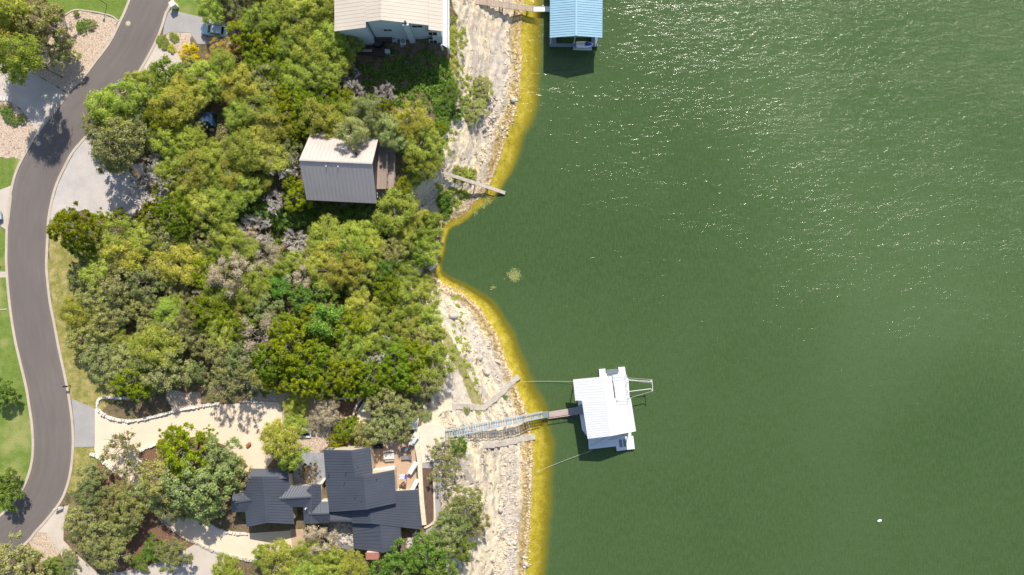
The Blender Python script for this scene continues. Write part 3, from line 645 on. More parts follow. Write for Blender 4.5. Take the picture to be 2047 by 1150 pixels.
mb = MB(); a = Vector((W(814, 45, 13).x, Mysouth - .55, 0)); mb.box((a.x, a.y + .2, 9.6), (.9, .66, 10.0)); mb.box((a.x, a.y + .2, 14.68), (1.0, .76, .16)); part('chimney', mb, M['bluewall'], hb)
mb = MB(); mb.tube((a.x, a.y + .2, 14.7), (a.x, a.y + .2, 15.3), .2, n=10); part('chimney_cap', mb, M['darkgrey'], hb)
# balcony on the lake side
mb = MB(); bx0, bx1 = xE - .35, W(898, 40, 9.8).x
mb.prism([(bx0, YN), (bx1, YN), (bx1, ySE - 1.6), (bx0, ySE - .9)], 9.3, 9.6); part('balcony_floor', mb, M['dockdeck'], hb)
mb = MB()
for yy in np.arange(ySE - 1.4, YN, 1.6): mb.box((bx1 - .06, yy, 10.1), (.07, .07, 1.0))
mb.box((bx1 - .06, (YN + ySE - 1.5) / 2, 10.65), (.12, YN - ySE + 1.5, .07)); mb.box(((bx0 + bx1) / 2, ySE - 1.2, 10.65), (bx1 - bx0, .12, .07)); part('balcony_rail', mb, M['white'], hb)
for xx, yy in ((bx1 - .2, ySE - 1.4), (bx1 - .2, ySE + 4), (bx0 - .3, ySE - .8)):
    mb = MB(); mb.box((xx, yy, 6.2), (.28, .28, 6.2)); part('balcony_post', mb, M['bluewall'], hb)
dk = thing('timber_deck', 'dark brown timber deck below the beige-roofed house wall', 'deck', W(745, 90, 6.6))
deck_box('boards', [(708, 69), (752, 70), (752, 64), (784, 66), (785, 83), (771, 85), (769, 113), (712, 108)], 6.6, .2, M['darkdeck'], dk)
for q in ((712, 106), (740, 109), (767, 111), (710, 72)): mb = MB(); a = W(*q, 6.4); mb.box((a.x, a.y, 5.3), (.15, .15, 2.2)); part('post', mb, M['bark'], dk)
mb = MB(); a, b = W(753, 67, 7.6), W(783, 69, 7.6)
mb.prism([tuple(W(x, y, 7.8)[:2]) for x, y in ((753, 66), (783, 68), (784, 84), (752, 82))], 7.7, 7.8); part('raised_landing', mb, M['darkdeck'], dk)
tub = thing('hot_tub', 'round black hot tub sunk beside the raised landing of the dark deck', 'hot tub', W(758, 85, 6.6))
mb = MB(); a = W(757, 86, 6.6); mb.tube(a, a + Vector((0, 0, .75)), .95, n=24); part('shell', mb, M['dark'], tub); mb = MB(); mb.tube(a + Vector((0, 0, .75)), a + Vector((0, 0, .82)), .8, n=24); part('cover', mb, M['darkgrey'], tub)
be = thing('bench', 'grey bench at the lower edge of the dark timber deck', 'bench', W(735, 104, 6.6)); a = W(735, 104, 6.6)
mb = MB(); mb.box(a + Vector((0, .1, .42)), (1.6, .45, .08)); part('seat', mb, M['slab'], be); mb = MB(); mb.box(a + Vector((0, -.16, .75)), (1.6, .07, .45)); part('backrest', mb, M['slab'], be)
for s in (-1, 1): mb = MB(); mb.box(a + Vector((s * .7, .1, .2)), (.08, .4, .4)); part('leg', mb, M['dark'], be)
for (q, lab) in (((703, 104), 'small white lidded cabinet left of the deck bench'), ((776, 106), 'grey boxy bin at the lower right corner of the dark deck')):
    o = thing('storage_box', lab, 'box', W(*q, 6.4)); a = W(*q, 6.4); c_ = 'white' if q[0] < 750 else 'steel'
    mb = MB(); mb.box(a + Vector((0, 0, .35)), (.75, .6, .9)); part('body', mb, M[c_], o); mb = MB(); mb.box(a + Vector((0, 0, .84)), (.82, .68, .08)); part('lid', mb, M[c_], o)
def ac_unit(q, z, label, s=1.0):
    o = thing('air_conditioner', label, 'air conditioner', W(*q, z), group='air conditioner units by the house'); a = W(*q, z)
    mb = MB(); mb.box(a + Vector((0, 0, -.9)), (1.3 * s, 1.3 * s, 2.0)); part('pad', mb, M['greyconc'], o)
    mb = MB(); mb.box(a + Vector((0, 0, .5)), (.95 * s, .95 * s, .8)); part('casing', mb, M['offwhite'], o)
    mb = MB(); mb.tube(a + Vector((0, 0, .9)), a + Vector((0, 0, .93)), .36 * s, n=20); part('fan_opening', mb, M['dark'], o)
    mb = MB()
    for k in range(4): mb.box(a + Vector((0, 0, .95)), (.7 * s, .07, .02), k * math.pi / 4)
    mb.tube(a + Vector((0, 0, .94)), a + Vector((0, 0, .98)), .1, n=10); part('fan_grille', mb, M['steel'], o)
ac_unit((807, 86), 6.3, 'square air conditioner on a concrete pad, right one of the pair'); ac_unit((790, 80), 6.4, 'air conditioner close to the house wall, left one of the pair', .8)

# --- the dark metal-roofed house
hd = thing('main_house', 'large house with overlapping dark slate metal roofs beside the patio', 'house', W(740, 1000, 8))
ws = M['stucco']
gable(hd, [(703, 900.5), (711, 955)], 13.2, [(646.5, 899.5), (651, 955)], 11.4, [(740, 894), (745, 948)], 12.1, 7.5, M['navyroof'], ws, .45, .35)
gable(hd, [(728, 951), (733.5, 1018.5)], 13.75, [(650, 948), (658.5, 1024)], 11.38, [(788.5, 939.5), (792, 1006)], 11.95, 7.5, M['navyroof'], ws, .45, .35)
gable(hd, [(739, 985), (744, 1047)], 12.4, [(700, 985), (704, 1046)], 11.15, [(836, 979), (843, 1059)], 9.75, 7.0, M['navyroof'], ws, .45, .35)
gable(hd, [(759, 1020), (766, 1105)], 11.82, [(704, 1040), (707, 1096.5)], 10.15, [(799, 1030), (802.5, 1096)], 10.75, 7.0, M['navyroof'], ws, .45, .35)
gable(hd, [(704, 1040), (656, 1040)], 11.05, [(704, 1021), (656, 1021)], 10.65, [(704, 1044), (656, 1044)], 11.0, 7.5, M['navyroof'], ws, .45, .2, name='valley_roof')
for q, z, y_, w in (((742, 905), 10, 0, .9), ((742, 925), 10, 0, 1.2), ((790, 960), 10.2, 0, 2.0), ((790, 980), 10.2, 0, 1.4)):
    a = W(*q, z); window(hd, (a.x - .28, a.y, z), w, 1.7, y_)
for q in ((680, 902), (662, 902)): a = W(q[0], 903, 10); window(hd, (a.x, W(680, 899.6, 11.6).y - .33, 9.8), 1.3, 1.3, math.pi / 2)
ch = MB(); a = W(750, 1101, 9.5); ch.box((a.x, a.y, 9.3), (2.0, 1.0, 4.8)); part('chimney', ch, M['creamstone'], hd)
ch = MB(); ch.box((a.x, a.y, 11.76), (2.14, 1.14, .14)); part('chimney_cap', ch, M['brick'], hd)
for q in ((657, 948, 12.0), (691, 945, 13.0), (716, 932, 12.9), (688, 965, 12.8), (710, 994, 13.2), (722, 1000, 13.5), (753, 957, 13.1)):
    mb = MB(); a = W(*q); mb.tube(a - Vector((0, 0, .4)), a + Vector((0, 0, .3)), .06, n=8); part('roof_vent', mb, M['darkgrey'], hd)
mb = MB(); mb.prism([tuple(W(x, y, 9.9)[:2]) for x, y in ((745, 938), (789, 931), (790, 950), (746, 952))], 9.5, 9.9); part('porch_roof', mb, M['offwhite'], hd)
# garage and connector
gg = thing('garage', 'dark slate-roofed garage left of the main house, joined by low roofs', 'garage', W(535, 1000, 8))
gable(gg, [(527, 953), (534, 1045)], 13.0, [(484, 953), (493, 1054)], 11.0, [(577, 953), (588.5, 1048)], 11.1, 7.5, M['navyroof'], ws, .45, .4)
mb = MB(); roof_mesh(mb, [(W(503, 937, 10.9), W(578, 937, 10.9), W(574, 957, 11.9), W(496, 957, 11.9))], .45); part('porch_roof', mb, M['navyroof'], gg)
gable(gg, [(508, 999), (462, 1006)], 11.8, [(505, 1024), (464, 1024)], 10.9, [(508, 985), (466, 985)], 10.9, 7.5, M['navyroof'], ws, .45, .3, name='side_roof')
gable(gg, [(548, 998), (622, 994)], 12.0, [(560, 1014), (622, 1014)], 11.2, [(560, 972), (640, 970)], 10.9, 7.5, M['navyroof'], ws, .45, .5, name='link_roof')
gable(gg, [(624, 968), (622, 1047)], 11.9, [(604, 990), (608, 1047)], 11.1, [(641, 969), (643, 1046)], 10.9, 7.5, M['navyroof'], ws, .45, .3, name='link_roof')
gable(gg, [(618, 1028), (658, 1027)], 12.0, [(618, 1047), (658, 1046)], 11.1, [(618, 1004), (657, 1003)], 10.9, 7.5, M['navyroof'], ws, .45, .3, name='link_roof')
mb = MB(); a = W(612, 1016, 11.9); mb.tube(a, a + Vector((0, 0, .5)), .1, n=8); part('roof_vent', mb, M['white'], gg)
mb = MB(); a = W(515, 1047, 9); mb.box((W(515, 0, 9).x, W(0, 1047, 10).y - .0, 9.3), (.02, .02, .02)); 
a0 = W(540, 951, 9.4); window(gg, (a0.x, W(540, 953, 11).y - .36, 9.4), 2.2, 1.2, math.pi / 2)
# garden wall between garage link and the main house
o = thing('garden_wall', 'narrow curved cream stone wall between link roof and main house', 'wall', W(645, 980, 8)); mb = MB()
for a, b in (((649, 957), (641, 968)), ((641, 968), (641, 1002)), ((641, 1002), (654, 1002))): mb.beam(W(*a, 8.6), W(*b, 8.6), .35, 1.5)
part('wall', mb, M['creamstone'], o); mb = MB()
for a, b in (((649, 957), (641, 968)), ((641, 968), (641, 1002)), ((641, 1002), (654, 1002))): mb.beam(W(*a, 9.4), W(*b, 9.4), .42, .08)
part('coping', mb, M['whitestone'], o)
sheet('courtyard_paving', [(585, 905), (648, 905), (652, 958), (640, 972), (588, 975)], .05, simple('blue_grey_gravel', (.30, .31, .33), .9, var=.2, scale=1, bump=.4))
sheet('courtyard_paving', [(655, 1046), (706, 1044), (708, 1098), (690, 1098), (660, 1075)], .05, simple('dark_rock_bed', (.20, .20, .21), .9, var=.5, scale=2, bump=.8, fine=5))

# --- patio terrace, retaining walls, paths on the lake side
def slabprism(name, poly, z, t, mat, label=None, cat=None, kind=None, curve=False):
    P = [Vector(W(a, b, z)[:2]) for a, b in poly]
    if curve: P = catmull(P + [P[0]], 4)[:-1]
    mb = MB(); mb.prism([(p.x, p.y) for p in P], z - t, z); return tag(mb.build(name, mat), label, cat, None, kind)
slabprism('patio', [(744, 885), (790, 878), (818, 872), (828, 880), (832, 930), (832, 985), (790, 990), (744, 950)], 8.12, 3.0, M['patio'], kind='structure')
o = slabprism('terrace_path', [(826, 858), (845, 850), (862, 846), (878, 850), (889, 862), (890, 882), (876, 890), (866, 905), (868, 924), (846, 925), (836, 930), (832, 905), (832, 880)], 8.07, 3.2, simple('pale_terrace_concrete', (.66, .58, .47), .85, var=.1, scale=.7), kind='structure')
slabprism('terrace_path', [(836, 930), (846, 925), (868, 928), (868, 935), (882, 955), (880, 1000), (883, 1050), (872, 1080), (850, 1085), (852, 1056), (866, 1040), (866, 936), (838, 936)], 8.05, 3.0, M['greyconc'], kind='structure')
slabprism('planting_bed', [(845, 936), (866, 936), (866, 1040), (850, 1056), (846, 1040)], 8.10, 2.0, M['soil'], kind='structure')
slabprism('terrace', [(716, 820), (727, 803), (740, 808), (742, 845), (712, 848)], 8.1, .3, simple('bright_terrace_concrete', (.72, .62, .48), .8, var=.06), kind='structure')
slabprism('planting_bed', [(672, 800), (720, 796), (716, 820), (690, 838), (670, 835)], 8.06, .3, M['mulchm'], kind='structure')
def wall_line(path, z0, z1, w, label, mat='creamstone', cat='wall', name='retaining_wall', curve=True):
    P = [Vector(W(a, b, z1)[:2]) for a, b in path]
    if curve: P = catmull([Vector((p.x, p.y)) for p in P], 5)
    mb = MB()
    n = len(P); nor = []
    for i in range(n): d = (P[min(n - 1, i + 1)] - P[max(0, i - 1)]).normalized(); nor.append(Vector((-d.y, d.x)) * w / 2)
    for i in range(n - 1):
        a, b = P[i], P[i + 1]; q = [a - nor[i], b - nor[i + 1], b + nor[i + 1], a + nor[i]]
        vs = [(p.x, p.y, z0) for p in q] + [(p.x, p.y, z1) for p in q]
        fs = [(4, 5, 6, 7), (0, 1, 5, 4), (2, 3, 7, 6)]
        if i == 0: fs.append((0, 4, 7, 3))
        if i == n - 2: fs.append((1, 2, 6, 5))
        mb.add(vs, fs)
    return tag(mb.build(name, M[mat]), label, cat)
wall_line([(833, 892), (838, 920), (840, 950), (843, 1000), (848, 1050)], 5, 8.55, .75, 'long cream retaining wall between the patio and lake path', curve=True)
wall_line([(834, 860), (833, 875), (833, 892)], 5, 8.5, .9, 'thick cream wall end at the top right of the patio')
wall_line([(848, 1056), (860, 1050), (869, 1040), (868, 1000), (867, 960)], 5, 8.4, .28, 'thin curved cream kerb wall round the lower planting bed')
wall_line([(671, 798), (700, 796), (721, 796), (716, 805), (709, 818), (706, 830), (698, 834), (686, 838)], 7.9, 8.7, .3, 'curved cream wall enclosing the brown garden bed')
for i, (a, b, w, lab) in enumerate((((822, 890), (832, 868), 1.1, 'white tilted stone slab on the patio wall above the loungers'), ((819, 948), (831, 924), .95, 'white tilted slab beside the flag on the patio wall'),
                         ((822, 986), (834, 958), .8, 'white tilted slab at the lower end of the patio wall'), ((828, 858), (828, 836), 1.6, 'white triangular slab at the top of the terrace steps'))):
    p, q = W(*a, 9.0), W(*b, 9.5); mb = MB(); d = (q - p).normalized(); sdv = Vector((-d.y, d.x, 0)).normalized() * w / 2
    vs = [p - sdv * .6, p + sdv, q + sdv * .8, q - sdv]; dn = Vector((0, 0, -.16)); vs = vs + [v + dn for v in vs]
    mb.add(vs, [(0, 3, 2, 1), (4, 5, 6, 7), (0, 1, 5, 4), (1, 2, 6, 5), (2, 3, 7, 6), (3, 0, 4, 7)])
    r_ = thing('shade_panel', lab, 'panel', ((p + q) / 2).to_tuple()[:2] + (7.6,)); part('panel', mb, M['white'], r_)
    mb = MB(); m_ = (p + q) / 2; mb.box((m_.x, m_.y, 8.3), (.12, .12, 1.8)); part('post', mb, M['steel'], r_)
# patio things
def table(q, z, sx, sy, mat, label, rz=.05):
    o = thing('patio_table', label, 'table', W(*q, z), rz); mb = MB(); mb.box((0, 0, .72), (sx, sy, .06)); mb.build('table_top', mat, o)
    for a in (-1, 1):
        for b in (-1, 1): mb = MB(); mb.box((a * (sx / 2 - .12), b * (sy / 2 - .12), .35), (.07, .07, .7)); mb.build('leg', M['darkgrey'], o)
    for b in (-1, 1): mb = MB(); mb.box((0, b * (sy / 2 + .28), .42), (sx * .85, .3, .06)); mb.build('bench', mat, o)
table((779, 910), 8.12, 1.8, 1.0, M['offwhite'], 'white patio table with side benches in the middle of the patio')
o = thing('grill', 'long black barbecue grill by the patio upper left corner', 'grill', W(758, 891, 8.12)); mb = MB(); mb.box((0, 0, .5), (1.5, .6, 1.0)); mb.build('cabinet', M['dark'], o)
mb = MB(); mb.tube((-.7, 0, 1.05), (.7, 0, 1.05), .3, n=12); mb.build('hood', M['dark'], o, True); mb = MB(); mb.tube((-.5, -.34, 1.1), (.5, -.34, 1.1), .025, n=6); mb.build('handle', M['steel'], o)
for s in (-1, 1): mb = MB(); mb.box((s * .6, 0, .03), (.1, .6, .06)); mb.build('foot', M['rubber'], o)
def chair(q, z, rz, mat, label, name='patio_chair'):
    o = thing(name, label, 'chair', W(*q, z), rz); mb = MB(); mb.box((0, 0, .42), (.6, .6, .12)); mb.build('seat', mat, o)
    mb = MB(); mb.box((0, .3, .72), (.6, .1, .6), rx=-.2); mb.build('backrest', mat, o)
    for a in (-1, 1): mb = MB(); mb.box((a * .32, 0, .55), (.06, .6, .05)); mb.build('armrest', M['darkgrey'], o)
    for a in (-1, 1):
        for b in (-1, 1): mb = MB(); mb.box((a * .27, b * .25, .2), (.05, .05, .4)); mb.build('leg', M['darkgrey'], o)
chair((783, 887), 8.12, .1, M['offwhite'], 'pale armchair beside the black grill on the patio'); chair((802, 978), 8.12, 1.2, M['white'], 'white chair at the lower patio corner by the roof edge')
chair((808, 966), 8.12, -.8, M['offwhite'], 'cream chair just right of the lower patio corner chair')
def lounger(q, z, rz, label):
    o = thing('sun_lounger', label, 'sun lounger', W(*q, z), rz, 'grey sun loungers on the patio'); mb = MB(); mb.box((-.25, 0, .34), (1.25, .68, .1)); mb.build('cushion', M['greycush'], o)
    mb = MB(); mb.box((.62, 0, .5), (.7, .68, .1), ry=-.5); mb.build('backrest', M['greycush'], o); mb = MB()
    for s in (-1, 1): mb.box((-.05, s * .33, .26), (1.6, .06, .07))
    mb.build('frame', M['darkgrey'], o)
    for a in (-.75, .6):
        for b in (-1, 1): mb = MB(); mb.box((a, b * .3, .12), (.05, .05, .24)); mb.build('leg', M['darkgrey'], o)
lounger((812, 898), 8.12, .05, 'upper grey sun lounger on the patio by the cream wall'); lounger((813, 914), 8.12, .05, 'lower grey sun lounger on the patio by the cream wall')
o = thing('flag', 'white, pink and blue flag hanging from a pole over the patio wall', 'flag', W(814, 950, 8.12))
mb = MB(); mb.tube((0, 0, 0), (.3, .2, 2.9), .04, n=8); mb.build('pole', M['steel'], o)
mb = MB(); me = []
for i in range(7):
    for j in range(4): me.append((.3 - i * .2, .2 + j * .16 - .1 * math.sin(i * 1.3), 2.8 - j * .26 - .12 * math.sin(i * .9)))
f3 = [(i * 4 + j, i * 4 + j + 1, (i + 1) * 4 + j + 1, (i + 1) * 4 + j) for i in range(6) for j in range(3)]
mb.add(me, f3); mb.m = [1 if (k // 3) < 2 else (2 if k % 3 == 1 else 0) for k in range(len(f3))]; fl = mb.build('cloth', [M['white'], M['bluecloth'], M['pink']], o)
md = fl.modifiers.new('s', 'SOLIDIFY'); md.thickness = .02
o = thing('fire_pit', 'white square stone fire pit with dark basin in the left garden', 'fire pit', W(607, 862, 8)); mb = MB()
mb.box((0, .6, .4), (1.8, .9, .7)); mb.box((0, -.9, .15), (2.6, .3, .35)); mb.box((1.2, -.2, .15), (.3, 1.2, .35)); mb.box((-1.2, -.2, .15), (.3, 1.2, .35)); mb.build('surround', M['whitestone'], o)
mb = MB(); mb.box((0, -.2, .1), (2.0, 1.0, .3)); mb.build('basin', M['tarp'], o)
o = thing('timber_planter', 'small square timber frame planter above the white fire pit', 'planter', W(597, 823, 8)); mb = MB()
for s in (-1, 1): mb.box((s * .6, 0, .25), (.12, 1.4, .5)); mb.box((0, s * .64, .25), (1.08, .12, .48))
mb.build('frame', M['offwhite'], o); mb = MB(); mb.box((0, 0, .18), (1.08, 1.16, .3)); mb.build('soil', M['soil'], o)
o = thing('planter_pot', 'terracotta trough standing alone on the cream driveway', 'planter', W(498, 888, 8.05), .7); mb = MB(); mb.box((0, 0, .22), (.75, .4, .44)); mb.build('pot', M['terra'], o)
mb = MB(); mb.box((0, 0, .4), (.62, .28, .12)); mb.build('soil', M['soil'], o); mb = MB(); mb.box((0, 0, .43), (.82, .47, .06)); mb.box((0, 0, .46), (.64, .3, .02)); mb.build('rim', M['terra'], o)

# ------------------------------------------------------------------ floating dock (white)
dw_ = thing('floating_dock', 'white-roofed floating boat dock at the end of the gangway', 'boat dock', W(1210, 815, 0))
ax = (Vector(W(1220.5, 872, 6.0)) - Vector(W(1203.5, 753.5, 6.0))); ax.normalize()
def D(px, py, z): return W(px, py, z)
mb = MB()
zr_, zw, ze = 5.6, 4.6, 4.6
roof_mesh(mb, [(D(1150, 801, 4.62), D(1145.5, 759, 4.62), D(1203.5, 753.5, zr_), D(1210, 799, zr_)), (D(1174.8, 877.4, 4.83), D(1163, 800, 4.83), D(1210, 798.5, zr_), D(1220.5, 872, zr_)),
               (D(1271.4, 862.3, ze), D(1261, 796.5, ze), D(1210, 796.5, zr_), D(1220.5, 872, zr_)), (D(1228.5, 797, 5.2), D(1222.5, 752, 5.2), D(1203.5, 753.5, zr_), D(1210, 797, zr_))], .42, .08, .05, .03)
part('roof', mb, M['whiteroof'], dw_)
mb = MB()
mb.prism([tuple(D(x, y, 4.9)[:2]) for x, y in ((1224, 750), (1251, 747), (1257.5, 797), (1231, 800))], 4.75, 4.9); part('sun_deck', mb, M['whiteroof'], dw_)
mb = MB()
P = [D(*q, 4.9) for q in ((1226, 750), (1251, 747), (1257, 796), (1233, 799), (1230, 770))]
for a, b in zip(P, P[1:]):
    for k in (1.0, .55): mb.beam(a + Vector((0, 0, k)), b + Vector((0, 0, k)), .025, .025)
    n = max(1, int((b - a).length / 1.3))
    for k in range(n + 1): q = a.lerp(b, k / n); mb.beam(q, q + Vector((0, 0, 1)), .05, .05)
part('sun_deck_railing', mb, M['white'], dw_)
mb = MB()
for poly in ([(1197, 739), (1210, 737.5), (1236, 735), (1249, 734), (1253, 760), (1200, 765)], [(1149, 764), (1196, 758), (1208, 860), (1172, 862)], [(1163, 868), (1225, 860), (1232, 892), (1177.5, 898.5), (1174, 870)],
             [(1225, 860), (1264, 858), (1269, 897.5), (1233.5, 902), (1231, 885)], [(1250, 762), (1257, 760), (1266, 858), (1256, 860)]):
    pass
mb.prism([tuple(D(x, y, .55)[:2]) for x, y in ((1197.5, 739), (1210, 737.5), (1211, 748), (1237, 745), (1236, 735), (1249, 734), (1253, 758), (1199, 763))], .1, .56)
mb.prism([tuple(D(x, y, .55)[:2]) for x, y in ((1150, 764), (1199, 763.3), (1201, 772), (1162, 780), (1176, 876), (1164, 860), (1155, 803))], .1, .55)
mb.prism([tuple(D(x, y, .55)[:2]) for x, y in ((1176, 877), (1230, 868), (1234, 892), (1231, 892.5), (1177.5, 898.5))], .1, .55)
mb.prism([tuple(D(x, y, .55)[:2]) for x, y in ((1230.1, 868), (1252, 873.5), (1266, 872.7), (1269, 897.5), (1233.5, 902), (1231.5, 892.6))], .1, .554)
mb.prism([tuple(D(x, y, .55)[:2]) for x, y in ((1253, 758.5), (1249, 770), (1257, 840), (1254, 873), (1262, 872), (1259, 800), (1256, 757))], .1, .558)
part('deck_platform', mb, M['dockdeck'], dw_)
for q in ((1241, 886.5), (1249, 885.5)):
    mb = MB(); a = D(*q, .6); mb.box(a, (.5, 1.35, .06), R_(8)); part('deck_hatch', mb, M['grate'], dw_)
mb = MB(); mb.prism([tuple(D(x, y, .4)[:2]) for x, y in ((1162, 782), (1248, 770), (1256, 858), (1176, 872))], .03, .06); part('boat_well_shade', mb, M['dark'], dw_)  # black sheet over the slip water, standing in for the shade under the roof
for q in ((1151, 765), (1199, 760), (1160, 800), (1176, 872), (1222, 866), (1262, 857), (1254, 800), (1250, 762), (1168, 838), (1214, 815)):
    mb = MB(); a = D(*q, 2.5); mb.tube((a.x, a.y, .5), (a.x, a.y, 4.55), .09, n=8); part('post', mb, M['steel'], dw_)
for k in range(9):
    pass
mb = MB(); a, b = D(1234, 744, 1.2), D(1214, 746, 4.7)
for k in range(9):
    q = a.lerp(b, k / 8); mb.box(q, (.22, .95, .05), R_(8))
part('stair', mb, M['grate'], dw_); mb = MB()
for s in (-1, 1): o_ = Vector((0, .5 * s, 0)); mb.beam(a + o_, b + o_, .06, .16); mb.beam(a + o_ + Vector((0, 0, .95)), b + o_ + Vector((0, 0, .95)), .04, .04)
part('stair_rail', mb, M['steel'], dw_)
mb = MB(); tip1, tip2 = D(1303, 759, 3.0), D(1305, 782, 3.0)
for a, b in ((D(1254, 759.5, 3.5), D(1303, 763, 3.0)), (D(1257, 783, 3.5), D(1301, 777.5, 3.0)), (tip1, tip2), (D(1303, 763, 3), D(1300, 760, 3)), (D(1301, 777.5, 3), tip2)): mb.tube(a, b, .065, n=6)
for a, b in ((D(1254, 755.5, 4.4), tip1), (D(1254, 760, 4.4), D(1303, 766, 3)), (D(1258, 796, 4.4), tip2)): mb.tube(a, b, .02, n=4)
part('mooring_boom', mb, M['trim'], dw_)
mb = MB()
for a, b in ((D(1181, 892, .8), D(1225, 867, .8)), (D(1222, 874, .9), D(1252, 868, .9)), (D(1216, 880, .7), D(1250, 872, .7))): mb.beam(a, b, .10, .10)
part('lift_arm', mb, M['steel'], dw_)
fb = thing('rescue_ring', 'tiny red ring buoy at the top of the white dock stairs', 'ring buoy', D(1223, 750, 1.0)); mb = MB()
for k in range(14):
    a0, a1 = k * 2 * math.pi / 14, (k + 1) * 2 * math.pi / 14; mb.tube((.3 * math.cos(a0), .3 * math.sin(a0), 0), (.3 * math.cos(a1), .3 * math.sin(a1), 0), .09, n=6)
mb.build('ring', simple('red_plastic', (.5, .04, .03), .5), fb); mb = MB()
for k in range(4): a0 = k * math.pi / 2; mb.box((.3 * math.cos(a0), .3 * math.sin(a0), 0), (.22, .1, .2), a0)
mb.build('band', M['white'], fb)
# gangway
gw = thing('gangway', 'long grey metal gangway with cross slats from the shore to the white dock', 'gangway', G(890, 868))
zg_ = G(893, 868).z + .75; a0 = W(889.5, 861, zg_); a1 = W(890.5, 876.5, zg_); b0 = W(1084.5, 824, 1.5); b1 = W(1086, 835, 1.5)
mb = MB()
for a, b in ((a0, b0), (a1, b1)):
    mb.beam(a, b, .10, .12); mb.beam(a + Vector((0, 0, -.55)), b + Vector((0, 0, -.55)), .10, .1)
    for k in range(35): t0 = k / 34; q = a.lerp(b, t0); mb.beam(q, q - Vector((0, 0, .55)), .05, .05)
part('side_truss', mb, M['steel'], gw)
mb = MB(); N_ = 40
for k in range(N_): q0 = a0.lerp(b0, (k + .5) / N_) + Vector((0, 0, -.5)); q1 = a1.lerp(b1, (k + .5) / N_) + Vector((0, 0, -.5)); mb.beam(q0, q1, .27, .05)
part('deck_slats', mb, M['steel'], gw)
mb = MB()
for k in range(0, 35, 1):
    if k % 3 == 0: mb.beam(a0.lerp(b0, k / 34), a1.lerp(b1, k / 34), .05, .05)
part('cross_brace', mb, M['steeldark'], gw)
mb = MB(); mb.prism([tuple(W(x, y, 1.0)[:2]) for x, y in ((1085, 823.5), (1096, 822.5), (1097, 835.5), (1086, 836))], .75, 1.0); part('landing_plate', mb, M['steeldark'], gw)
wk = thing('floating_walkway', 'tan floating walkway linking metal gangway and white dock', 'walkway', W(1116, 828, 0))
mb = MB(); mb.prism([tuple(W(x, y, .75)[:2]) for x, y in ((1097, 824), (1137, 817.5), (1138, 829), (1098, 835))], .45, .75); part('boards', mb, M['woodfloat'], wk)
mb = MB(); mb.prism([tuple(W(x, y, .75)[:2]) for x, y in ((1137.3, 817.3), (1154, 814), (1165, 806), (1167, 830), (1155, 827), (1138.3, 829))], .45, .74); part('dock_ramp', mb, M['steeldark'], wk)
mb = MB()
for a, b in ((W(1097, 837, 1.4), W(1155, 828, 1.4)),):
    mb.beam(a, b, .09, .08)
    for k in range(6): q = a.lerp(b, k / 5); mb.beam(q, (q.x, q.y, .5), .06, .06)
part('railing', mb, simple('pinkish_rail', (.55, .38, .33), .6), wk)
mb = MB()
for x in (1105, 1130, 1150): a = W(x, 828, 0); mb.box((a.x, a.y, .2), (1.2, .9, .6))
part('float', mb, M['darkgrey'], wk)
def cable(p, q, label, r=.022):
    mb = MB(); n = 10; pts = [Vector(p).lerp(Vector(q), k / n) - Vector((0, 0, .35 * math.sin(math.pi * k / n))) for k in range(n + 1)]
    for a, b in zip(pts, pts[1:]): mb.tube(a, b, r, n=5, cap=False)
    return tag(mb.build('mooring_cable', M['rope']), label, 'cable')
cable(W(1042, 763, .5), W(1150, 763, .7), 'thin pale mooring cable above the gangway, shore to dock'); cable(W(1072, 944, .45), W(1182, 901, .7), 'thin pale mooring cable slanting up to the dock lower left corner')

# ------------------------------------------------------------------ blue-roofed boathouse
bh = thing('boathouse', 'boathouse with blue metal roof on the lake at the top edge', 'boat dock', W(1152, 20, 0))
zr_, ze = 5.4, 4.5
g1 = W(1151.5, 71.5, zr_); l1 = W(1099, 72.8, ze); r1 = W(1204, 76, ze); L_ = 14.5
g0 = g1 + Vector((.1, L_, 0)); l0 = Vector((l1.x + .1, g0.y, ze)); r0 = Vector((r1.x + .1, g0.y, ze)); l1.y = g1.y; r1.y = g1.y
mb = MB(); roof_mesh(mb, [(l0, l1, g1, g0), (r0, r1, g1, g0)], .42, .08, .05, .05); mb.beam(g0 + Vector((0, 0, .05)), g1 + Vector((0, 0, .05)), .3, .05); part('roof', mb, M['blueroof'], bh)
for x in (l1.x + .3, g1.x, r1.x - .5):
    for y in (g1.y + .25, g1.y + 5, g1.y + 10): mb = MB(); mb.tube((x, y, -.5), (x, y, 4.5 if x != g1.x else 5.2), .1, n=8); part('post', mb, M['steel'], bh)
mb = MB(); mb.box(((l1.x + r1.x) / 2, g1.y + .3, 4.2), (r1.x - l1.x - .6, .12, .25)); mb.box(((l1.x + r1.x) / 2, g1.y + .3, 4.55), ((r1.x - l1.x) * .5, .1, .3)); part('gable_beam', mb, M['steel'], bh)
mb = MB(); y0 = g1.y - .1
mb.prism([(l1.x + .2, y0), (l1.x + 1.4, y0), (l1.x + 1.4, g0.y), (l1.x + .2, g0.y)], .15, .6); mb.prism([(r1.x - 1.4, y0), (r1.x - .3, y0), (r1.x - .3, g0.y), (r1.x - 1.4, g0.y)], .15, .6)
mb.prism([(l1.x + 1.4, y0), (r1.x - 1.4, y0), (r1.x - 1.4, y0 + .5), (l1.x + 1.4, y0 + .5)], .15, .597); part('dock_deck', mb, M['grate'], bh)
jp = thing('jet_ski_platform', 'small pale drive-on float below the blue-roofed boathouse', 'float', W(1164, 92, 0))
mb = MB(); mb.prism([tuple(W(x, y, .4)[:2]) for x, y in ((1146, 85), (1152, 84), (1183, 88), (1183, 99.5), (1146, 98.5))], .0, .35); part('deck', mb, M['offwhite'], jp)
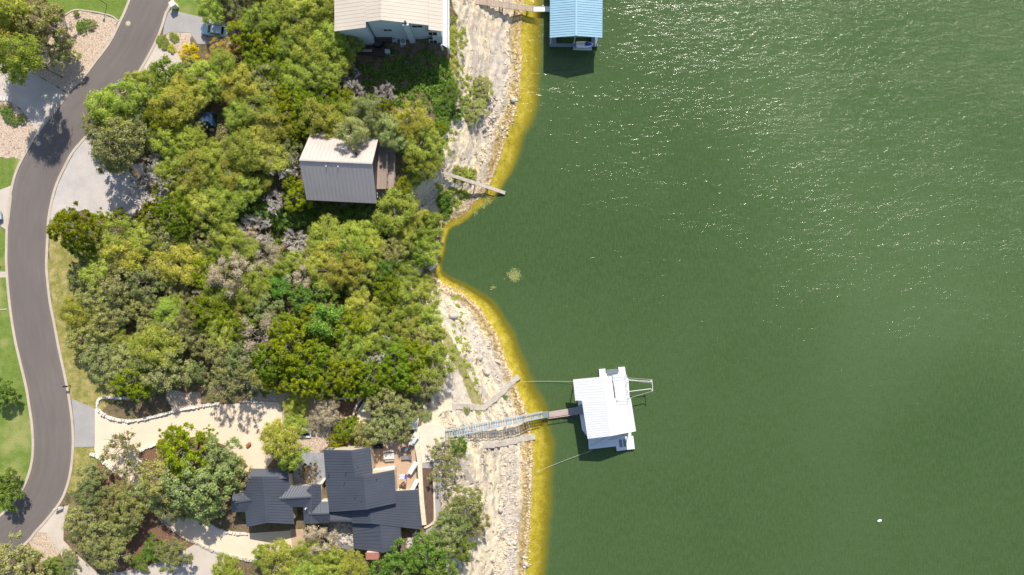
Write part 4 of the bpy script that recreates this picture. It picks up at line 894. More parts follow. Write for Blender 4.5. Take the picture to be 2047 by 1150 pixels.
mb = MB(); a = W(1163, 97, .4); mb.box((a.x, a.y, .45), (3.1, .22, .2)); a = W(1149, 90, .4); mb.box((a.x, a.y, .45), (.35, .9, .2)); part('bumper', mb, M['steel'], jp)
js = thing('jet_ski', 'white and blue jet ski parked nose right on the float', 'jet ski', W(1168, 90.5, .4), R_(-2))
def hull(sections, n=10):
    """sections: (x, halfwidth, zbottom, ztop)"""
    mb = MB(); vs = []
    for x, w, zb, zt in sections:
        for k in range(n):
            a = 2 * math.pi * k / n; c, s = math.cos(a), math.sin(a)
            vs.append((x, w * math.copysign(abs(c) ** .7, c), (zb + zt) / 2 + (zt - zb) / 2 * math.copysign(abs(s) ** .7, s)))
    fs = [(i * n + k, i * n + (k + 1) % n, (i + 1) * n + (k + 1) % n, (i + 1) * n + k) for i in range(len(sections) - 1) for k in range(n)]
    fs += [tuple(range(n)), tuple(range(len(vs) - 1, len(vs) - n - 1, -1))]; mb.add(vs, fs); return mb
hull([(-1.5, .45, .1, .4), (-1.2, .55, 0, .5), (0, .58, 0, .55), (.8, .5, .05, .6), (1.3, .3, .2, .6), (1.62, .05, .4, .55)]).build('hull', M['white'], js, True)
hull([(-1.1, .2, .45, .75), (-.3, .22, .45, .85), (.1, .18, .5, .8)]).build('seat', simple('light_seat', (.6, .58, .52), .6), js, True)
hull([(.0, .3, .5, .75), (.4, .38, .5, .98), (.9, .28, .5, .85), (1.35, .08, .5, .65)]).build('cowl', M['bluecloth'], js, True)
mb = MB(); mb.tube((.25, -.4, 1.05), (.25, .4, 1.05), .03, n=6); mb.tube((.35, 0, .85), (.25, 0, 1.05), .05, n=6); mb.build('handlebar', M['dark'], js)
gp = thing('gangplank', 'short white gangplank joining timber walk and blue boathouse', 'gangplank', W(1083, 18, .6)); mb = MB(); mb.prism([tuple(W(x, y, .8)[:2]) for x, y in ((1067, 13), (1101, 13.5), (1101, 23.5), (1067, 23.5))], .65, .8); part('panel', mb, M['white'], gp)
mb = MB()
for y in (13.5, 23): a, b = W(1067, y, .82), W(1101, y, .82); mb.beam(a, b, .08, .1)
part('edge_rail', mb, M['trim'], gp)
def walkway(name, pts, w, label, mat='plank', post=True, lift=.5, zs=None, cat='walkway'):
    o = thing(name, label, cat, G(*pts[0])); mb = MB(); pm = []; P = []
    for i, q in enumerate(pts):
        g = G(*q); z = (zs[i] if zs else g.z + lift); P.append(W(q[0], q[1], z))
    for a, b in zip(P, P[1:]):
        d = b - a; L = d.length; n = max(1, int(L / .28)); dv = d / n; s = Vector((-d.y, d.x, 0)).normalized() * w / 2
        for k in range(n): c = a + dv * (k + .5); mb.beam(c - s, c + s, .25, .05)
        for sg in (-1, 1): mb.beam(a + s * sg * .9 - Vector((0, 0, .1)), b + s * sg * .9 - Vector((0, 0, .1)), .08, .14)
        for k in range(0, n, 8):
            c = a + dv * k
            for sg in (-1, 1): pm.append((c + s * sg * .85, (c + s * sg * .85) - Vector((0, 0, 2.0))))
    part('boards', mb, M[mat], o)
    for u, v in (pm if post else []): q = MB(); q.beam(u, v, .12, .12); part('post', q, M['bark'], o)
    return o
walkway('timber_walkway', [(900, -4), (950, 2), (1005, 10), (1067, 18)], 1.05, 'tan timber walkway crossing the rocks at the top to the blue boathouse', zs=[5.2, 3.6, 2.0, .9])
walkway('timber_walkway', [(886, 345), (925, 358), (975, 374), (1010, 386)], .6, 'narrow weathered timber walkway on the rocks running into the shallows', mat='slab', zs=[4.6, 3.0, 1.2, .3])
# stair and old slabs on the rock shore
walkway('shore_steps', [(911, 917), (928, 938), (942, 966)], 1.1, 'short bleached timber steps on the bank below the patio oaks', mat='slab', post=False, lift=.35, cat='steps')
def slabs(path, w, h, label, mat=None):
    P = []
    for q0, q1 in zip(path, path[1:]):
        for k in range(3): P.append(G(lerp(q0[0], q1[0], k / 3), lerp(q0[1], q1[1], k / 3)))
    P.append(G(*path[-1])); P = [Vector((p.x, p.y, max(p.z, -.1))) for p in P]; mb = MB()
    for i, (a, b) in enumerate(zip(P, P[1:])):
        z = max(a.z, b.z) + h; s = (b - a); s.z = 0; s = Vector((-s.y, s.x, 0)).normalized() * w / 2; e = (b - a).normalized() * (.05 + .04 * (i % 3)); s = s * (1 + .12 * math.sin(i * 2.3))
        q = [a - s - e, b - s + e, b + s + e, a + s - e]; mb.prism([(p.x, p.y) for p in q], z - 2.2, z - .24 + (i % 4) * .035)
    return tag(mb.build('concrete_slab_walk', mat or M['slab']), label, 'slab')
slabs([(872, 852), (865, 838), (869, 825), (882, 815), (904, 811)], 1.5, .3, 'curved cream garden path climbing from the gangway terrace', M['creamstone'])
slabs([(905, 812), (935, 812), (970, 816)], .9, .22, 'straight pale concrete strip from the terrace path toward the rocks')
slabs([(966, 815), (985, 800), (1003, 785), (1022, 765), (1036, 753)], 1.0, .35, 'cracked grey concrete slab walk slanting up into the yellow shallows')
slabs([(965, 890), (1000, 886), (1050, 876), (1068, 873)], 1.05, .35, 'grey concrete slab walk on the rocks below the gangway')

# ------------------------------------------------------------------ roadside and garden things
def mailbox(q, label, rz=0):
    o = thing('mailbox', label, 'mailbox', W(*q, 8.0), rz); mb = MB(); mb.box((0, 0, .55), (.12, .12, 1.1)); mb.build('post', M['dark'], o)
    mb = MB(); mb.box((-.15, 0, 1.15), (.62, .26, .14)); mb.tube((-.46, 0, 1.22), (.16, 0, 1.22), .13, n=12); mb.build('box', M['dark'], o); mb = MB(); mb.box((-.1, .15, 1.3), (.05, .03, .2)); mb.build('flag', M['brick'], o)
mailbox((141, 771), 'black mailbox on a post by the right kerb above the driveway apron'); mailbox((1, 533), 'dark mailbox at the left frame edge beside the footpath')
o = thing('mailbox_pillar', 'pale stone mailbox pillar on the lawn at the top of the road', 'mailbox', W(352, 14, 8)); mb = MB(); mb.box((0, 0, .65), (.8, .8, 1.3), .5); mb.build('pillar', M['whitestone'], o)
mb = MB(); mb.box((0, 0, 1.34), (1.0, .9, .1), .5); mb.build('cap', M['offwhite'], o); mb = MB(); mb.box((-.3, 0, 1.0), (.4, .3, .3), .5); mb.build('mail_slot', M['dark'], o)
o = thing('yard_lamp', 'slim lamp post with pale head on the top lawn', 'lamp', W(214, 10, 8)); mb = MB(); mb.tube((0, 0, 0), (0, 0, 2.3), .05, n=8); mb.build('post', M['dark'], o)
mb = MB(); mb.tube((0, 0, 2.3), (0, 0, 2.6), .14, .2, n=8); mb.build('lamp_head', M['offwhite'], o); mb = MB(); mb.tube((0, 0, 2.6), (0, 0, 2.72), .24, .04, n=8); mb.build('cap', M['dark'], o)
o = thing('entry_sign', 'small white board sign beside the neighbour driveway at bottom left', 'sign', W(122, 1012, 8), .4); mb = MB(); mb.box((0, 0, .9), (1.3, .08, .5)); mb.build('board', M['white'], o)
for s in (-1, 1): mb = MB(); mb.box((s * .55, 0, .5), (.08, .08, 1.1)); mb.build('post', M['darkgrey'], o)
o = thing('garden_bench', 'light blue garden bench in the gap between the bottom left oaks', 'bench', W(176, 1023, 8), -.1)
bl = simple('light_blue_paint', (.35, .55, .75), .5)
mb = MB(); mb.box((0, .1, .45), (1.4, .4, .06)); mb.build('seat', bl, o); mb = MB(); mb.box((0, -.15, .75), (1.4, .06, .45)); mb.build('backrest', bl, o)
for s in (-1, 1): mb = MB(); mb.box((s * .6, 0, .22), (.06, .4, .44)); mb.build('leg', M['darkgrey'], o)
o = thing('covered_shelter', 'small dark blue tarp-covered shelter among the trees left of the cabin', 'shelter', W(423, 243, 8))
mb = MB(); vs = [(-.95, -1.1, 1.9), (.95, -1.1, 1.9), (.95, 1.1, 1.9), (-.95, 1.1, 1.9), (-.5, -.6, 2.6), (.5, -.6, 2.6), (.5, .6, 2.6), (-.5, .6, 2.6), (-.95, -1.1, .2), (.95, -1.1, .2), (.95, 1.1, .2), (-.95, 1.1, .2)]
mb.add(vs, [(4, 5, 6, 7), (0, 1, 5, 4), (1, 2, 6, 5), (2, 3, 7, 6), (3, 0, 4, 7), (8, 9, 1, 0), (9, 10, 2, 1), (10, 11, 3, 2), (11, 8, 0, 3)]); mb.build('cover', M['tarp'], o)
for a in (-1, 1):
    for b in (-1, 1): mb = MB(); mb.box((a * .9, b * 1.05, 1.0), (.07, .07, 2.0)); mb.build('leg', M['steel'], o)
mb = MB(); mb.box((.2, -1.5, .35), (.5, .4, .7)); mb.build('step', M['offwhite'], o)
def car(loc, rz, paint, label):
    o = thing('parked_car', label, 'car', loc, rz)
    def body(secs, name, mat, par=o):
        mb = MB(); vs = []; m = len(secs[0][1])
        for x, prof in secs: vs += [(x, y, z) for y, z in prof]
        fs = [(i * m + k, (i + 1) * m + k, (i + 1) * m + (k + 1) % m, i * m + (k + 1) % m) for i in range(len(secs) - 1) for k in range(m)]
        fs += [tuple(range(m)), tuple(range(len(vs) - 1, len(vs) - m - 1, -1))]; mb.add(vs, fs); return mb.build(name, mat, par)
    def pr(w, zb, zt, r=.12): return [(-w, zb), (-w, zt - r), (-w + r, zt), (w - r, zt), (w, zt - r), (w, zb)]
    body([(-2.3, pr(.72, .45, .75)), (-2.1, pr(.86, .3, .92)), (-1.2, pr(.9, .28, .98)), (.9, pr(.9, .28, .98)), (1.8, pr(.86, .3, .9)), (2.25, pr(.7, .4, .7))], 'body', paint)
    body([(-1.9, pr(.74, .95, 1.0, .03)), (-1.55, pr(.68, .95, 1.42)), (.15, pr(.68, .95, 1.47)), (.95, pr(.74, .95, .99, .03))], 'cabin', paint)
    mb = MB(); mb.add([(.22, -.62, 1.475), (.9, -.66, 1.02), (.9, .66, 1.02), (.22, .62, 1.475)], [(0, 1, 2, 3)]); mb.build('windshield', M['glass'], o)
    mb = MB(); mb.add([(-1.87, -.64, 1.03), (-1.6, -.6, 1.41), (-1.6, .6, 1.41), (-1.87, .64, 1.03)], [(0, 3, 2, 1)]); mb.build('rear_window', M['glass'], o)
    for s in (-1, 1): mb = MB(); mb.box((-.5, s * .70, 1.2), (1.7, .04, .3)); mb.build('side_window', M['glass'], o)
    for a in (-1.4, 1.35):
        for s in (-1, 1):
            mb = MB(); mb.tube((a, s * .72, .33), (a, s * .93, .33), .33, n=18); w_ = mb.build('wheel', M['rubber'], o)
            mb = MB(); mb.tube((a, s * .925, .33), (a, s * .945, .33), .2, n=12); mb.build('rim', M['steel'], w_)
    for s in (-1, 1): mb = MB(); mb.box((2.13, s * .58, .68), (.16, .3, .12)); mb.build('headlight', M['trim'], o)
    for s in (-1, 1): mb = MB(); mb.box((.7, s * .98, 1.02), (.15, .16, .12)); mb.build('mirror', paint, o)
car(W(431, 64, 8.05), R_(173), M['carpaint'], 'pale blue-white car half hidden by a shrub on the upper driveway')
car(W(-19, 434, 8.05), R_(8), simple('silver_blue_paint', (.42, .52, .60), .25, spec=.6), 'silver-blue car poking in at the left frame edge on the pale driveway')
# stepping stones
for i in range(4):
    a = W(3 + i * 6.2, 196.5 + i * 1.2, 8.06); mb = MB(); mb.box((a.x, a.y, 8.05), (.42, .75, .1), -.1)
    tag(mb.build('stepping_stone', M['offwhite']), 'white rectangular stepping stone, %s in the row of four at the left edge' % ['leftmost', 'second from left', 'third from left', 'rightmost'][i], 'stepping stone', 'stepping stones beside the left driveway')
# manhole covers on the road
for q, lab in (((76.5, 287), 'round pale manhole patch on the road below the tree shadow'), ((256, 47), 'small pale round patch on the road near the top')):
    a = W(*q, 8.085); mb = MB(); mb.tube((a.x, a.y, 8.04), (a.x, a.y, 8.094), .42, n=20); tag(mb.build('manhole_cover', M['kerb']), lab, 'manhole cover')
o = thing('small_boat', 'white overturned dinghy at the water edge under the trees', 'boat', G(866, 533) + Vector((0, 0, .15)), R_(35))
hull([(-.9, .3, 0, .3), (-.5, .38, -.05, .42), (.2, .36, -.05, .42), (.7, .2, 0, .36), (.95, .04, .1, .3)]).build('hull', M['white'], o, True); mb = MB(); mb.beam((-.85, 0, .40), (.75, 0, .38), .05, .06); mb.build('keel', M['trim'], o)
o = thing('buoy', 'small white buoy floating alone far out at lower right', 'buoy', W(1758, 1041, 0), R_(20))
hull([(-.38, .06, -.1, .12), (-.2, .22, -.15, .28), (.15, .22, -.15, .28), (.4, .06, -.1, .12)]).build('float', M['white'], o, True); mb = MB(); mb.tube((0, 0, .2), (0, 0, .5), .03, n=6); mb.build('staff', M['trim'], o)

# ------------------------------------------------------------------ foliage
def leaf_mat(name, dark, mid, light, trans=.25, sat=1.06):
    m = bpy.data.materials.new(name); m.use_nodes = True; nt = m.node_tree; nt.nodes.clear(); N = NT(nt)
    g = N.n('ShaderNodeNewGeometry'); oi = N.n('ShaderNodeObjectInfo'); tc = N.n('ShaderNodeTexCoord')
    n1 = N.noise(tc.outputs['Object'], .8, 3, .6)
    f = N.math('ADD', N.math('MULTIPLY', g.outputs['Random Per Island'], .55), N.math('MULTIPLY', n1, .45))
    c = N.ramp(f, [(.15, dark), (.45, mid), (.8, light)])
    hv = N.n('ShaderNodeHueSaturation'); N.L(c, hv.inputs['Color']); N.L(N.math('ADD', N.math('MULTIPLY', oi.outputs['Random'], .035), .470), hv.inputs['Hue'])
    rv = N.math('FRACT', N.math('MULTIPLY', oi.outputs['Random'], 7.31)); N.L(N.math('ADD', N.math('MULTIPLY', rv, .5), .98), hv.inputs['Value']); hv.inputs['Saturation'].default_value = sat
    c = N.mix(1.0, hv.outputs[0], oi.outputs['Color'], 'MULTIPLY')
    d = N.n('ShaderNodeBsdfDiffuse'); N.L(c, d.inputs[0]); tr = N.n('ShaderNodeBsdfTranslucent'); N.L(c, tr.inputs[0])
    mx = N.n('ShaderNodeMixShader'); mx.inputs[0].default_value = trans + .08; N.L(d.outputs[0], mx.inputs[1]); N.L(tr.outputs[0], mx.inputs[2])
    out = N.n('ShaderNodeOutputMaterial'); N.L(mx.outputs[0], out.inputs[0]); return m
LM = dict(
 oak=leaf_mat('oak_leaves', (.135, .160, .055), (.26, .285, .110), (.43, .45, .21), .35),
 juniper=leaf_mat('juniper_leaves', (.165, .210, .035), (.32, .37, .075), (.50, .54, .17), .35),
 cedar=leaf_mat('cedar_leaves', (.075, .125, .012), (.165, .225, .022), (.33, .38, .055), .35),
 green=leaf_mat('broad_leaves', (.06, .12, .022), (.135, .225, .045), (.26, .37, .10), .35),
 teal=leaf_mat('teal_leaves', (.06, .17, .03), (.14, .30, .055), (.26, .46, .12), .35),
 sage=leaf_mat('sage_leaves', (.15, .19, .065), (.28, .33, .125), (.43, .48, .23), .35),
 pale=leaf_mat('pale_dusty_leaves', (.28, .26, .13), (.46, .42, .27), (.64, .57, .43), .3),
 yellow=leaf_mat('yellow_flowers', (.26, .27, .01), (.58, .52, .01), (.80, .72, .03)))
def leafquads(P, Nn, L, Wd_, rs):
    n = len(P); Nn = Nn / np.linalg.norm(Nn, axis=1)[:, None]
    r = rs.normal(size=(n, 3)); u = np.cross(Nn, r); u /= np.linalg.norm(u, axis=1)[:, None] + 1e-9; v = np.cross(Nn, u)
    l = (L * rs.uniform(.6, 1.3, n))[:, None]; w = (Wd_ * rs.uniform(.6, 1.3, n))[:, None]
    V = np.stack([P - u * l - v * w * .4, P + v * w - u * l * .1, P + u * l, P - v * w + u * l * .1], 1).reshape(-1, 3)
    return V, np.arange(4 * n).reshape(n, 4)
def crown(seed, R, Ht, nlobe, ncl, nleaf, L, Wd_, kind, crad=(.42, .8), up=.7, rand=.8, gap=0.0):
    rs = np.random.RandomState(seed); lobes = []
    for i in range(nlobe):
        if i == 0: lobes.append((0, 0, Ht * .74, R * .55))
        else:
            a = 2 * math.pi * (i + rs.uniform(-.35, .35)) / (nlobe - 1); rr = R * rs.uniform(.42, .68); lobes.append((rr * math.cos(a), rr * math.sin(a), Ht * rs.uniform(.52, .72), R * rs.uniform(.28, .46)))
    C = []
    for i in range(ncl):
        lx, ly, lz, lr = lobes[rs.randint(nlobe)]
        d = rs.normal(size=3); d[2] = abs(d[2]) * .9 - .25 * rs.rand(); d /= np.linalg.norm(d)
        C.append((lx + d[0] * lr, ly + d[1] * lr, lz + d[2] * lr * .72, rs.uniform(*crad), *d))
    C = np.array(C); per = int(nleaf / ncl); Ps = []; Ns = []
    for c in C:
        d = rs.normal(size=(per, 3)); d[:, 2] = np.abs(d[:, 2]) * .9 - .3 * rs.rand(per); d /= np.linalg.norm(d, axis=1)[:, None]
        rad = c[3] * np.minimum(np.abs(rs.normal(.62, .42, per)), 1.7)[:, None]
        Ps.append(c[:3] + d * rad * np.array([1, 1, .75])); Ns.append(d * .9 + c[4:7] * .3 + np.array([0, 0, up]) + rs.normal(size=(per, 3)) * rand)
    V, F = leafquads(np.concatenate(Ps), np.concatenate(Ns), L, Wd_, rs)
    me = np_mesh(kind + '_crown', V, F, LM[kind])
    # trunk with limbs to the lobes
    mb = MB(); fork = Vector((rs.uniform(-.2, .2), rs.uniform(-.2, .2), Ht * .25)); mb.tube((0, 0, -1.2), fork, R * .055, R * .042, 8)
    def limb(p, q, r0, r1, k=4, wob=.12):
        pts = [p.lerp(q, t / k) + Vector(rs.uniform(-wob, wob, 3) * (q - p).length * (0 if t in (0, k) else 1)) for t in range(k + 1)]
        for i in range(k): mb.tube(pts[i], pts[i + 1], lerp(r0, r1, i / k), lerp(r0, r1, (i + 1) / k), 6, cap=False)
        return pts
    for lx, ly, lz, lr in lobes:
        pts = limb(fork, Vector((lx, ly, lz + lr * .25)), R * .032, R * .012)
        for j in range(4):
            b = pts[rs.randint(2, 5)]; d = Vector(rs.normal(size=3)); d.z = abs(d.z); d.normalize(); limb(b, b + d * lr * 1.05, R * .012, R * .005, 3)
    tm = bpy.data.meshes.new('trunk'); tm.from_pydata(mb.v, [], mb.f); tm.materials.append(M['bark']); tm.update()
    return me, tm, R, Ht
def dead(seed, R, Ht):
    rs = np.random.RandomState(seed); mb = MB(); tips = MB()
    def grow(p, d, L, r, lev, mb_):
        q = p + d * L; m_ = p.lerp(q, .5) + Vector(rs.normal(size=3) * L * .08)
        mb_.tube(p, m_, r, r * .8, 5, cap=False); mb_.tube(m_, q, r * .8, r * .6, 5, cap=False)
        if lev == 0: return
        for i in range(rs.randint(3, 6)):
            nd = (d + Vector(rs.normal(size=3)) * .6); nd.z = nd.z * .7 + .12; nd.normalize(); s = rs.uniform(.35, 1.0)
            grow(p.lerp(q, s), nd, L * rs.uniform(.55, .8), max(.04, r * .55), lev - 1, tips)
    mb.tube((0, 0, -1), (0, 0, Ht * .25), R * .06, R * .05, 7)
    for i in range(7):
        a = 2 * math.pi * i / 7 + rs.uniform(-.3, .3); grow(Vector((0, 0, Ht * .25)), Vector((math.cos(a), math.sin(a), rs.uniform(.3, 1.1))).normalized(), R * .5, R * .024, 4, tips)
    ms = []
    for x, nm in ((tips, 'bare_crown'), (mb, 'trunk')):
        me = bpy.data.meshes.new(nm); me.from_pydata(x.v, [], x.f); me.materials.append(M['deadbark']); me.update(); ms.append(me)
    return ms[0], ms[1], R, Ht
PR = {'oak': [crown(s, 3.4, 5.2, 9, 105, 8600, .12, .07, 'oak', (.26, .52), 1.1, .6) for s in (1, 2, 3, 4)],
      'juniper': [crown(s + 10, 3.3, 5.6, 8, 80, 10000, .19, .045, 'juniper', (.35, .68), 1.0, .5) for s in (1, 2, 3, 4)],
      'cedar': [crown(s + 20, 3.3, 6.0, 8, 105, 8200, .15, .06, 'cedar', (.2, .42), 1.0, .6) for s in (1, 2, 3)],
      'green': [crown(s + 30, 3.2, 5.6, 6, 60, 7600, .14, .09, 'green', (.3, .6)) for s in (1, 2)],
      'teal': [crown(41, 3.2, 6.2, 7, 50, 6500, .15, .10, 'teal', (.3, .6))],
      'sage': [crown(s + 50, 3.2, 6.2, 7, 80, 9600, .17, .045, 'sage', (.35, .65), 1.0, .5) for s in (1, 2)],
      'pale': [crown(s + 60, 3.2, 5.0, 8, 70, 5200, .12, .05, 'pale', (.3, .55), 1.0) for s in (1, 2)],
      'sparse': [crown(s + 70, 3.3, 5.6, 9, 40, 2300, .13, .08, 'oak', (.3, .55)) for s in (1, 2)],
      'dead': [dead(s + 80, 3.2, 4.6) for s in (1, 2)],
      'yellow': [crown(91, 2.0, 2.2, 6, 30, 2600, .09, .07, 'yellow', (.25, .45))]}
DESC = {'oak': 'dusty olive oak', 'juniper': 'feathery yellow-green juniper', 'cedar': 'bright green cedar', 'green': 'fresh green broadleaf tree', 'teal': 'bright teal-green tree', 'sage': 'blue-green sage-coloured juniper',
        'pale': 'pale dusty half-bare tree', 'sparse': 'thin oak with visible limbs', 'dead': 'bare grey dead tree', 'yellow': 'yellow flowering shrub'}
NAME = {'oak': 'oak_tree', 'juniper': 'juniper_tree', 'cedar': 'cedar_tree', 'green': 'broadleaf_tree', 'teal': 'broadleaf_tree', 'sage': 'juniper_tree', 'pale': 'thinning_tree', 'sparse': 'oak_tree', 'dead': 'dead_tree', 'yellow': 'flowering_shrub'}
GRP = {'oak': 'olive oaks', 'juniper': 'feathery junipers', 'cedar': 'green cedars', 'green': 'broadleaf trees', 'teal': 'teal-green trees', 'sage': 'blue-green junipers', 'pale': 'half-bare trees', 'sparse': 'thin oaks', 'dead': 'bare dead trees', 'yellow': 'flowering shrubs'}
TREES = []   # (px, py, r_px, kind, optional label, hscale)
def T(k, *pts):
    for p in pts: TREES.append((p[0], p[1], p[2], k, p[3] if len(p) > 3 else None, p[4] if len(p) > 4 else 1.0))
# top left cluster (tall)
T('juniper', (30, 25, 46, None, 1.5), (22, 88, 44, None, 1.45), (60, 125, 42, None, 1.9))
T('oak', (85, 48, 44, None, 1.45), (112, 95, 28, None, 1.2), (60, 70, 34, None, 1.5)); T('dead', (103, 38, 20))
# around the upper driveway
T('juniper', (415, 14, 28), (520, 42, 36), (562, 14, 36), (602, 48, 38), (642, 18, 38), (655, 72, 36), (615, 102, 36), (572, 84, 32), (663, 122, 36), (637, 152, 36), (592, 150, 32), (408, 160, 34), (352, 186, 34), (440, 128, 30), (300, 166, 28), (300, 214, 38), (352, 215, 40), (394, 188, 30), (452, 174, 32), (492, 165, 32), (252, 198, 40), (212, 215, 36),
  (342, 282, 40), (376, 272, 28), (470, 226, 28), (512, 218, 34), (540, 252, 36), (450, 304, 30), (492, 304, 36), (532, 312, 34), (352, 322, 36), (332, 352, 34), (382, 342, 38), (422, 324, 34), (462, 346, 36), (370, 386, 32), (416, 376, 34), (442, 402, 36), (240, 470, 36), (214, 502, 30), (290, 482, 34), (342, 492, 32), (440, 466, 34), (472, 502, 34), (690, 84, 28), (674, 116, 28))
T('oak', (480, 14, 32), (200, 262, 34), (250, 292, 48, 'big dark olive oak overhanging the upper edge of the pale gravel lot', 1.7), (210, 308, 34, None, 1.6), (288, 250, 36), (438, 100, 28, 'brownish olive shrub-like oak covering half of the parked car', .45), (395, 480, 32), (180, 230, 24), (570, 300, 26))
T('cedar', (530, 82, 32), (510, 122, 32), (556, 132, 30), (542, 190, 28), (580, 192, 32), (612, 212, 32), (648, 192, 32), (602, 246, 30), (576, 262, 24), (484, 264, 22), (572, 225, 28), (680, 200, 30), (350, 432, 44, 'big glossy bright green cedar left of the vine hollow', 1.1), (308, 428, 34), (590, 392, 30), (575, 365, 18),
  (150, 452, 42, 'bright green cedar standing alone by the road below the gravel lot', 1.6), (120, 440, 26), (165, 486, 34), (196, 442, 24), (232, 435, 18))
T('dead', (285, 374, 46, 'big bare grey tree at the right edge of the gravel lot', 1.25), (308, 302, 30, None, 1.4), (500, 462, 36, None, 1.1), (545, 400, 24, None, 1.0), (552, 322, 30, None, 1.3), (700, 175, 22), (745, 700, 36, 'bare grey tree crown above the dark cedars right of center wood', 1.1), (582, 480, 24), (765, 180, 22))
T('pale', (530, 515, 32), (608, 552, 30), (500, 480, 24), (395, 595, 22), (640, 480, 20))
# right of the cabin
T('sage', (703, 262, 30, 'blue-green juniper overhanging the tan roof slope of the cabin', 1.9), (735, 232, 36, None, 1.3), (768, 260, 30, None, 1.2), (790, 272, 24))
T('juniper', (696, 225, 34), (822, 242, 36), (842, 282, 34), (862, 302, 28), (838, 322, 34), (826, 346, 26), (818, 432, 34), (850, 462, 34), (802, 480, 26), (845, 502, 34), (868, 440, 20), (655, 478, 40), (700, 502, 38), (720, 470, 32), (742, 500, 28), (684, 540, 36), (632, 505, 28), (735, 545, 26),
  (702, 690, 34), (760, 640, 34), (722, 618, 32), (800, 602, 38), (842, 600, 34), (802, 652, 34), (852, 642, 28), (872, 664, 18), (700, 730, 28), (770, 690, 30))
T('cedar', (868, 262, 24), (800, 372, 20), (760, 215, 24), (580, 690, 50), (540, 722, 40), (622, 722, 44), (560, 652, 32), (640, 690, 26), (690, 742, 36), (742, 752, 36), (792, 730, 36), (832, 712, 34), (652, 768, 34), (602, 762, 36), (812, 764, 28), (772, 782, 24), (555, 760, 30), (780, 615, 20))
T('green', (900, 182, 22, None, .5), (886, 208, 22, None, .5), (912, 222, 16, None, .4), (820, 512, 28), (760, 545, 26), (640, 580, 28), (600, 600, 28), (880, 245, 18, None, .6), (470, 440, 26, None, .5), (520, 420, 24, None, .45), (560, 430, 26, None, .45), (610, 440, 26, None, .45), (660, 425, 24, None, .45), (700, 440, 26, None, .5), (740, 430, 26, None, .5), (770, 450, 24, None, .6))
T('oak', (962, 170, 24, None, .45), (948, 218, 28, None, .5), (852, 762, 34), (830, 680, 28), (655, 620, 20))
T('teal', (655, 640, 38, 'bright teal-green tree in the middle of the lower wood', 1.1), (555, 572, 26, 'smaller darker teal-green tree in the center of the wood', .9))
# garden
T('oak', (770, 798, 34), (802, 832, 28), (762, 855, 34), (722, 872, 24), (800, 868, 20), (398, 965, 54, 'broad olive oak filling the middle of the tree island', 1.2), (332, 955, 48, None, 1.2), (442, 918, 42, None, 1.15), (350, 1005, 38), (412, 1003, 40), (462, 950, 34), (292, 992, 36),
  (176, 952, 28), (178, 988, 34), (222, 1002, 34), (258, 1018, 38), (152, 1044, 32), (192, 1072, 44), (214, 1112, 36), (240, 1055, 30), (340, 1112, 34), (930, 1012, 40, 'rounded olive oak on the rocky bank right of the patio bed', 1.0), (945, 1052, 30), (905, 1052, 34), (880, 1085, 36), (36, 1132, 56, 'broad oak in the bottom left corner beside the road', 1.2), (128, 1118, 16, None, .5), (125, 1140, 22, None, .5))
T('cedar', (372, 895, 46, 'glossy green tree at the top of the tree island', 1.2), (335, 885, 28), (410, 880, 24), (690, 862, 24, None, .7), (700, 850, 18, None, .6), (668, 885, 16, None, .6))
T('pale', (652, 832, 24), (648, 815, 26), (640, 1080, 32, 'pale dusty tree at the lower right of the garage path', 1.0))
T('juniper', (588, 812, 24, None, .6), (590, 845, 22, None, .5), (560, 882, 36, None, 1.5), (578, 915, 28, None, 1.5), (545, 868, 22, None, 1.3), (560, 1128, 36), (600, 1122, 34), (660, 1132, 36), (700, 1142, 34), (525, 1122, 26), (450, 1148, 30), (640, 1155, 30), (600, 1160, 34))
T('sparse', (480, 762, 30, None, 1.7), (428, 780, 26, None, 1.6), (235, 900, 36, 'thin oak with dark limbs over the cream driveway mouth', 1.1), (268, 952, 30), (885, 905, 30), (905, 925, 24), (880, 955, 26), (615, 948, 22, 'dark wispy shrub in the courtyard between the roofs', .6))
T('green', (302, 1104, 26, None, .5), (278, 1128, 20, None, .4), (98, 1138, 20, None, .45), (800, 1128, 40), (850, 1108, 34), (872, 1142, 34), (922, 1102, 28), (760, 1140, 30), (5, 965, 24), (8, 998, 26), (-6, 785, 26), (915, 893, 18, None, .6))
T('yellow', (364, 94, 21, 'round shrub of bright yellow flowers beside the upper driveway', 1.0))
def wood_poly(): return [(175, 200), (300, 130), (470, 120), (480, -10), (665, -10), (690, 150), (640, 250), (590, 330), (560, 400), (470, 400), (480, 470), (600, 520), (800, 410), (870, 440), (868, 520), (850, 560), (885, 660), (885, 760), (760, 790), (560, 750), (500, 755), (420, 775), (250, 775), (140, 700), (150, 550), (262, 452), (312, 420), (318, 345), (250, 300), (190, 290)]
OAKZ = [(135, 520), (250, 500), (480, 520), (560, 600), (520, 720), (500, 790), (260, 790), (140, 700)]
def pin(poly, x, y): return bool(inpoly(poly, np.array([[x]], float), np.array([[y]], float))[0, 0])
rr = random.Random(5)
HOLES = [[(450, 380), (600, 380), (780, 410), (770, 470), (600, 490), (470, 440)], [(640, 570), (700, 560), (720, 610), (640, 630)], [(560, 600), (600, 590), (610, 640), (570, 650)], [(385, 205), (455, 205), (455, 285), (390, 285)], [(535, 470), (620, 470), (620, 520), (560, 520)], [(595, 262), (800, 262), (800, 410), (605, 410)], [(395, 45), (480, 20), (480, 125), (440, 120)],
         [(540, 740), (640, 790), (640, 830), (520, 830)]]
cand = [(rr.uniform(110, 900), rr.uniform(-30, 810)) for _ in range(9000)]
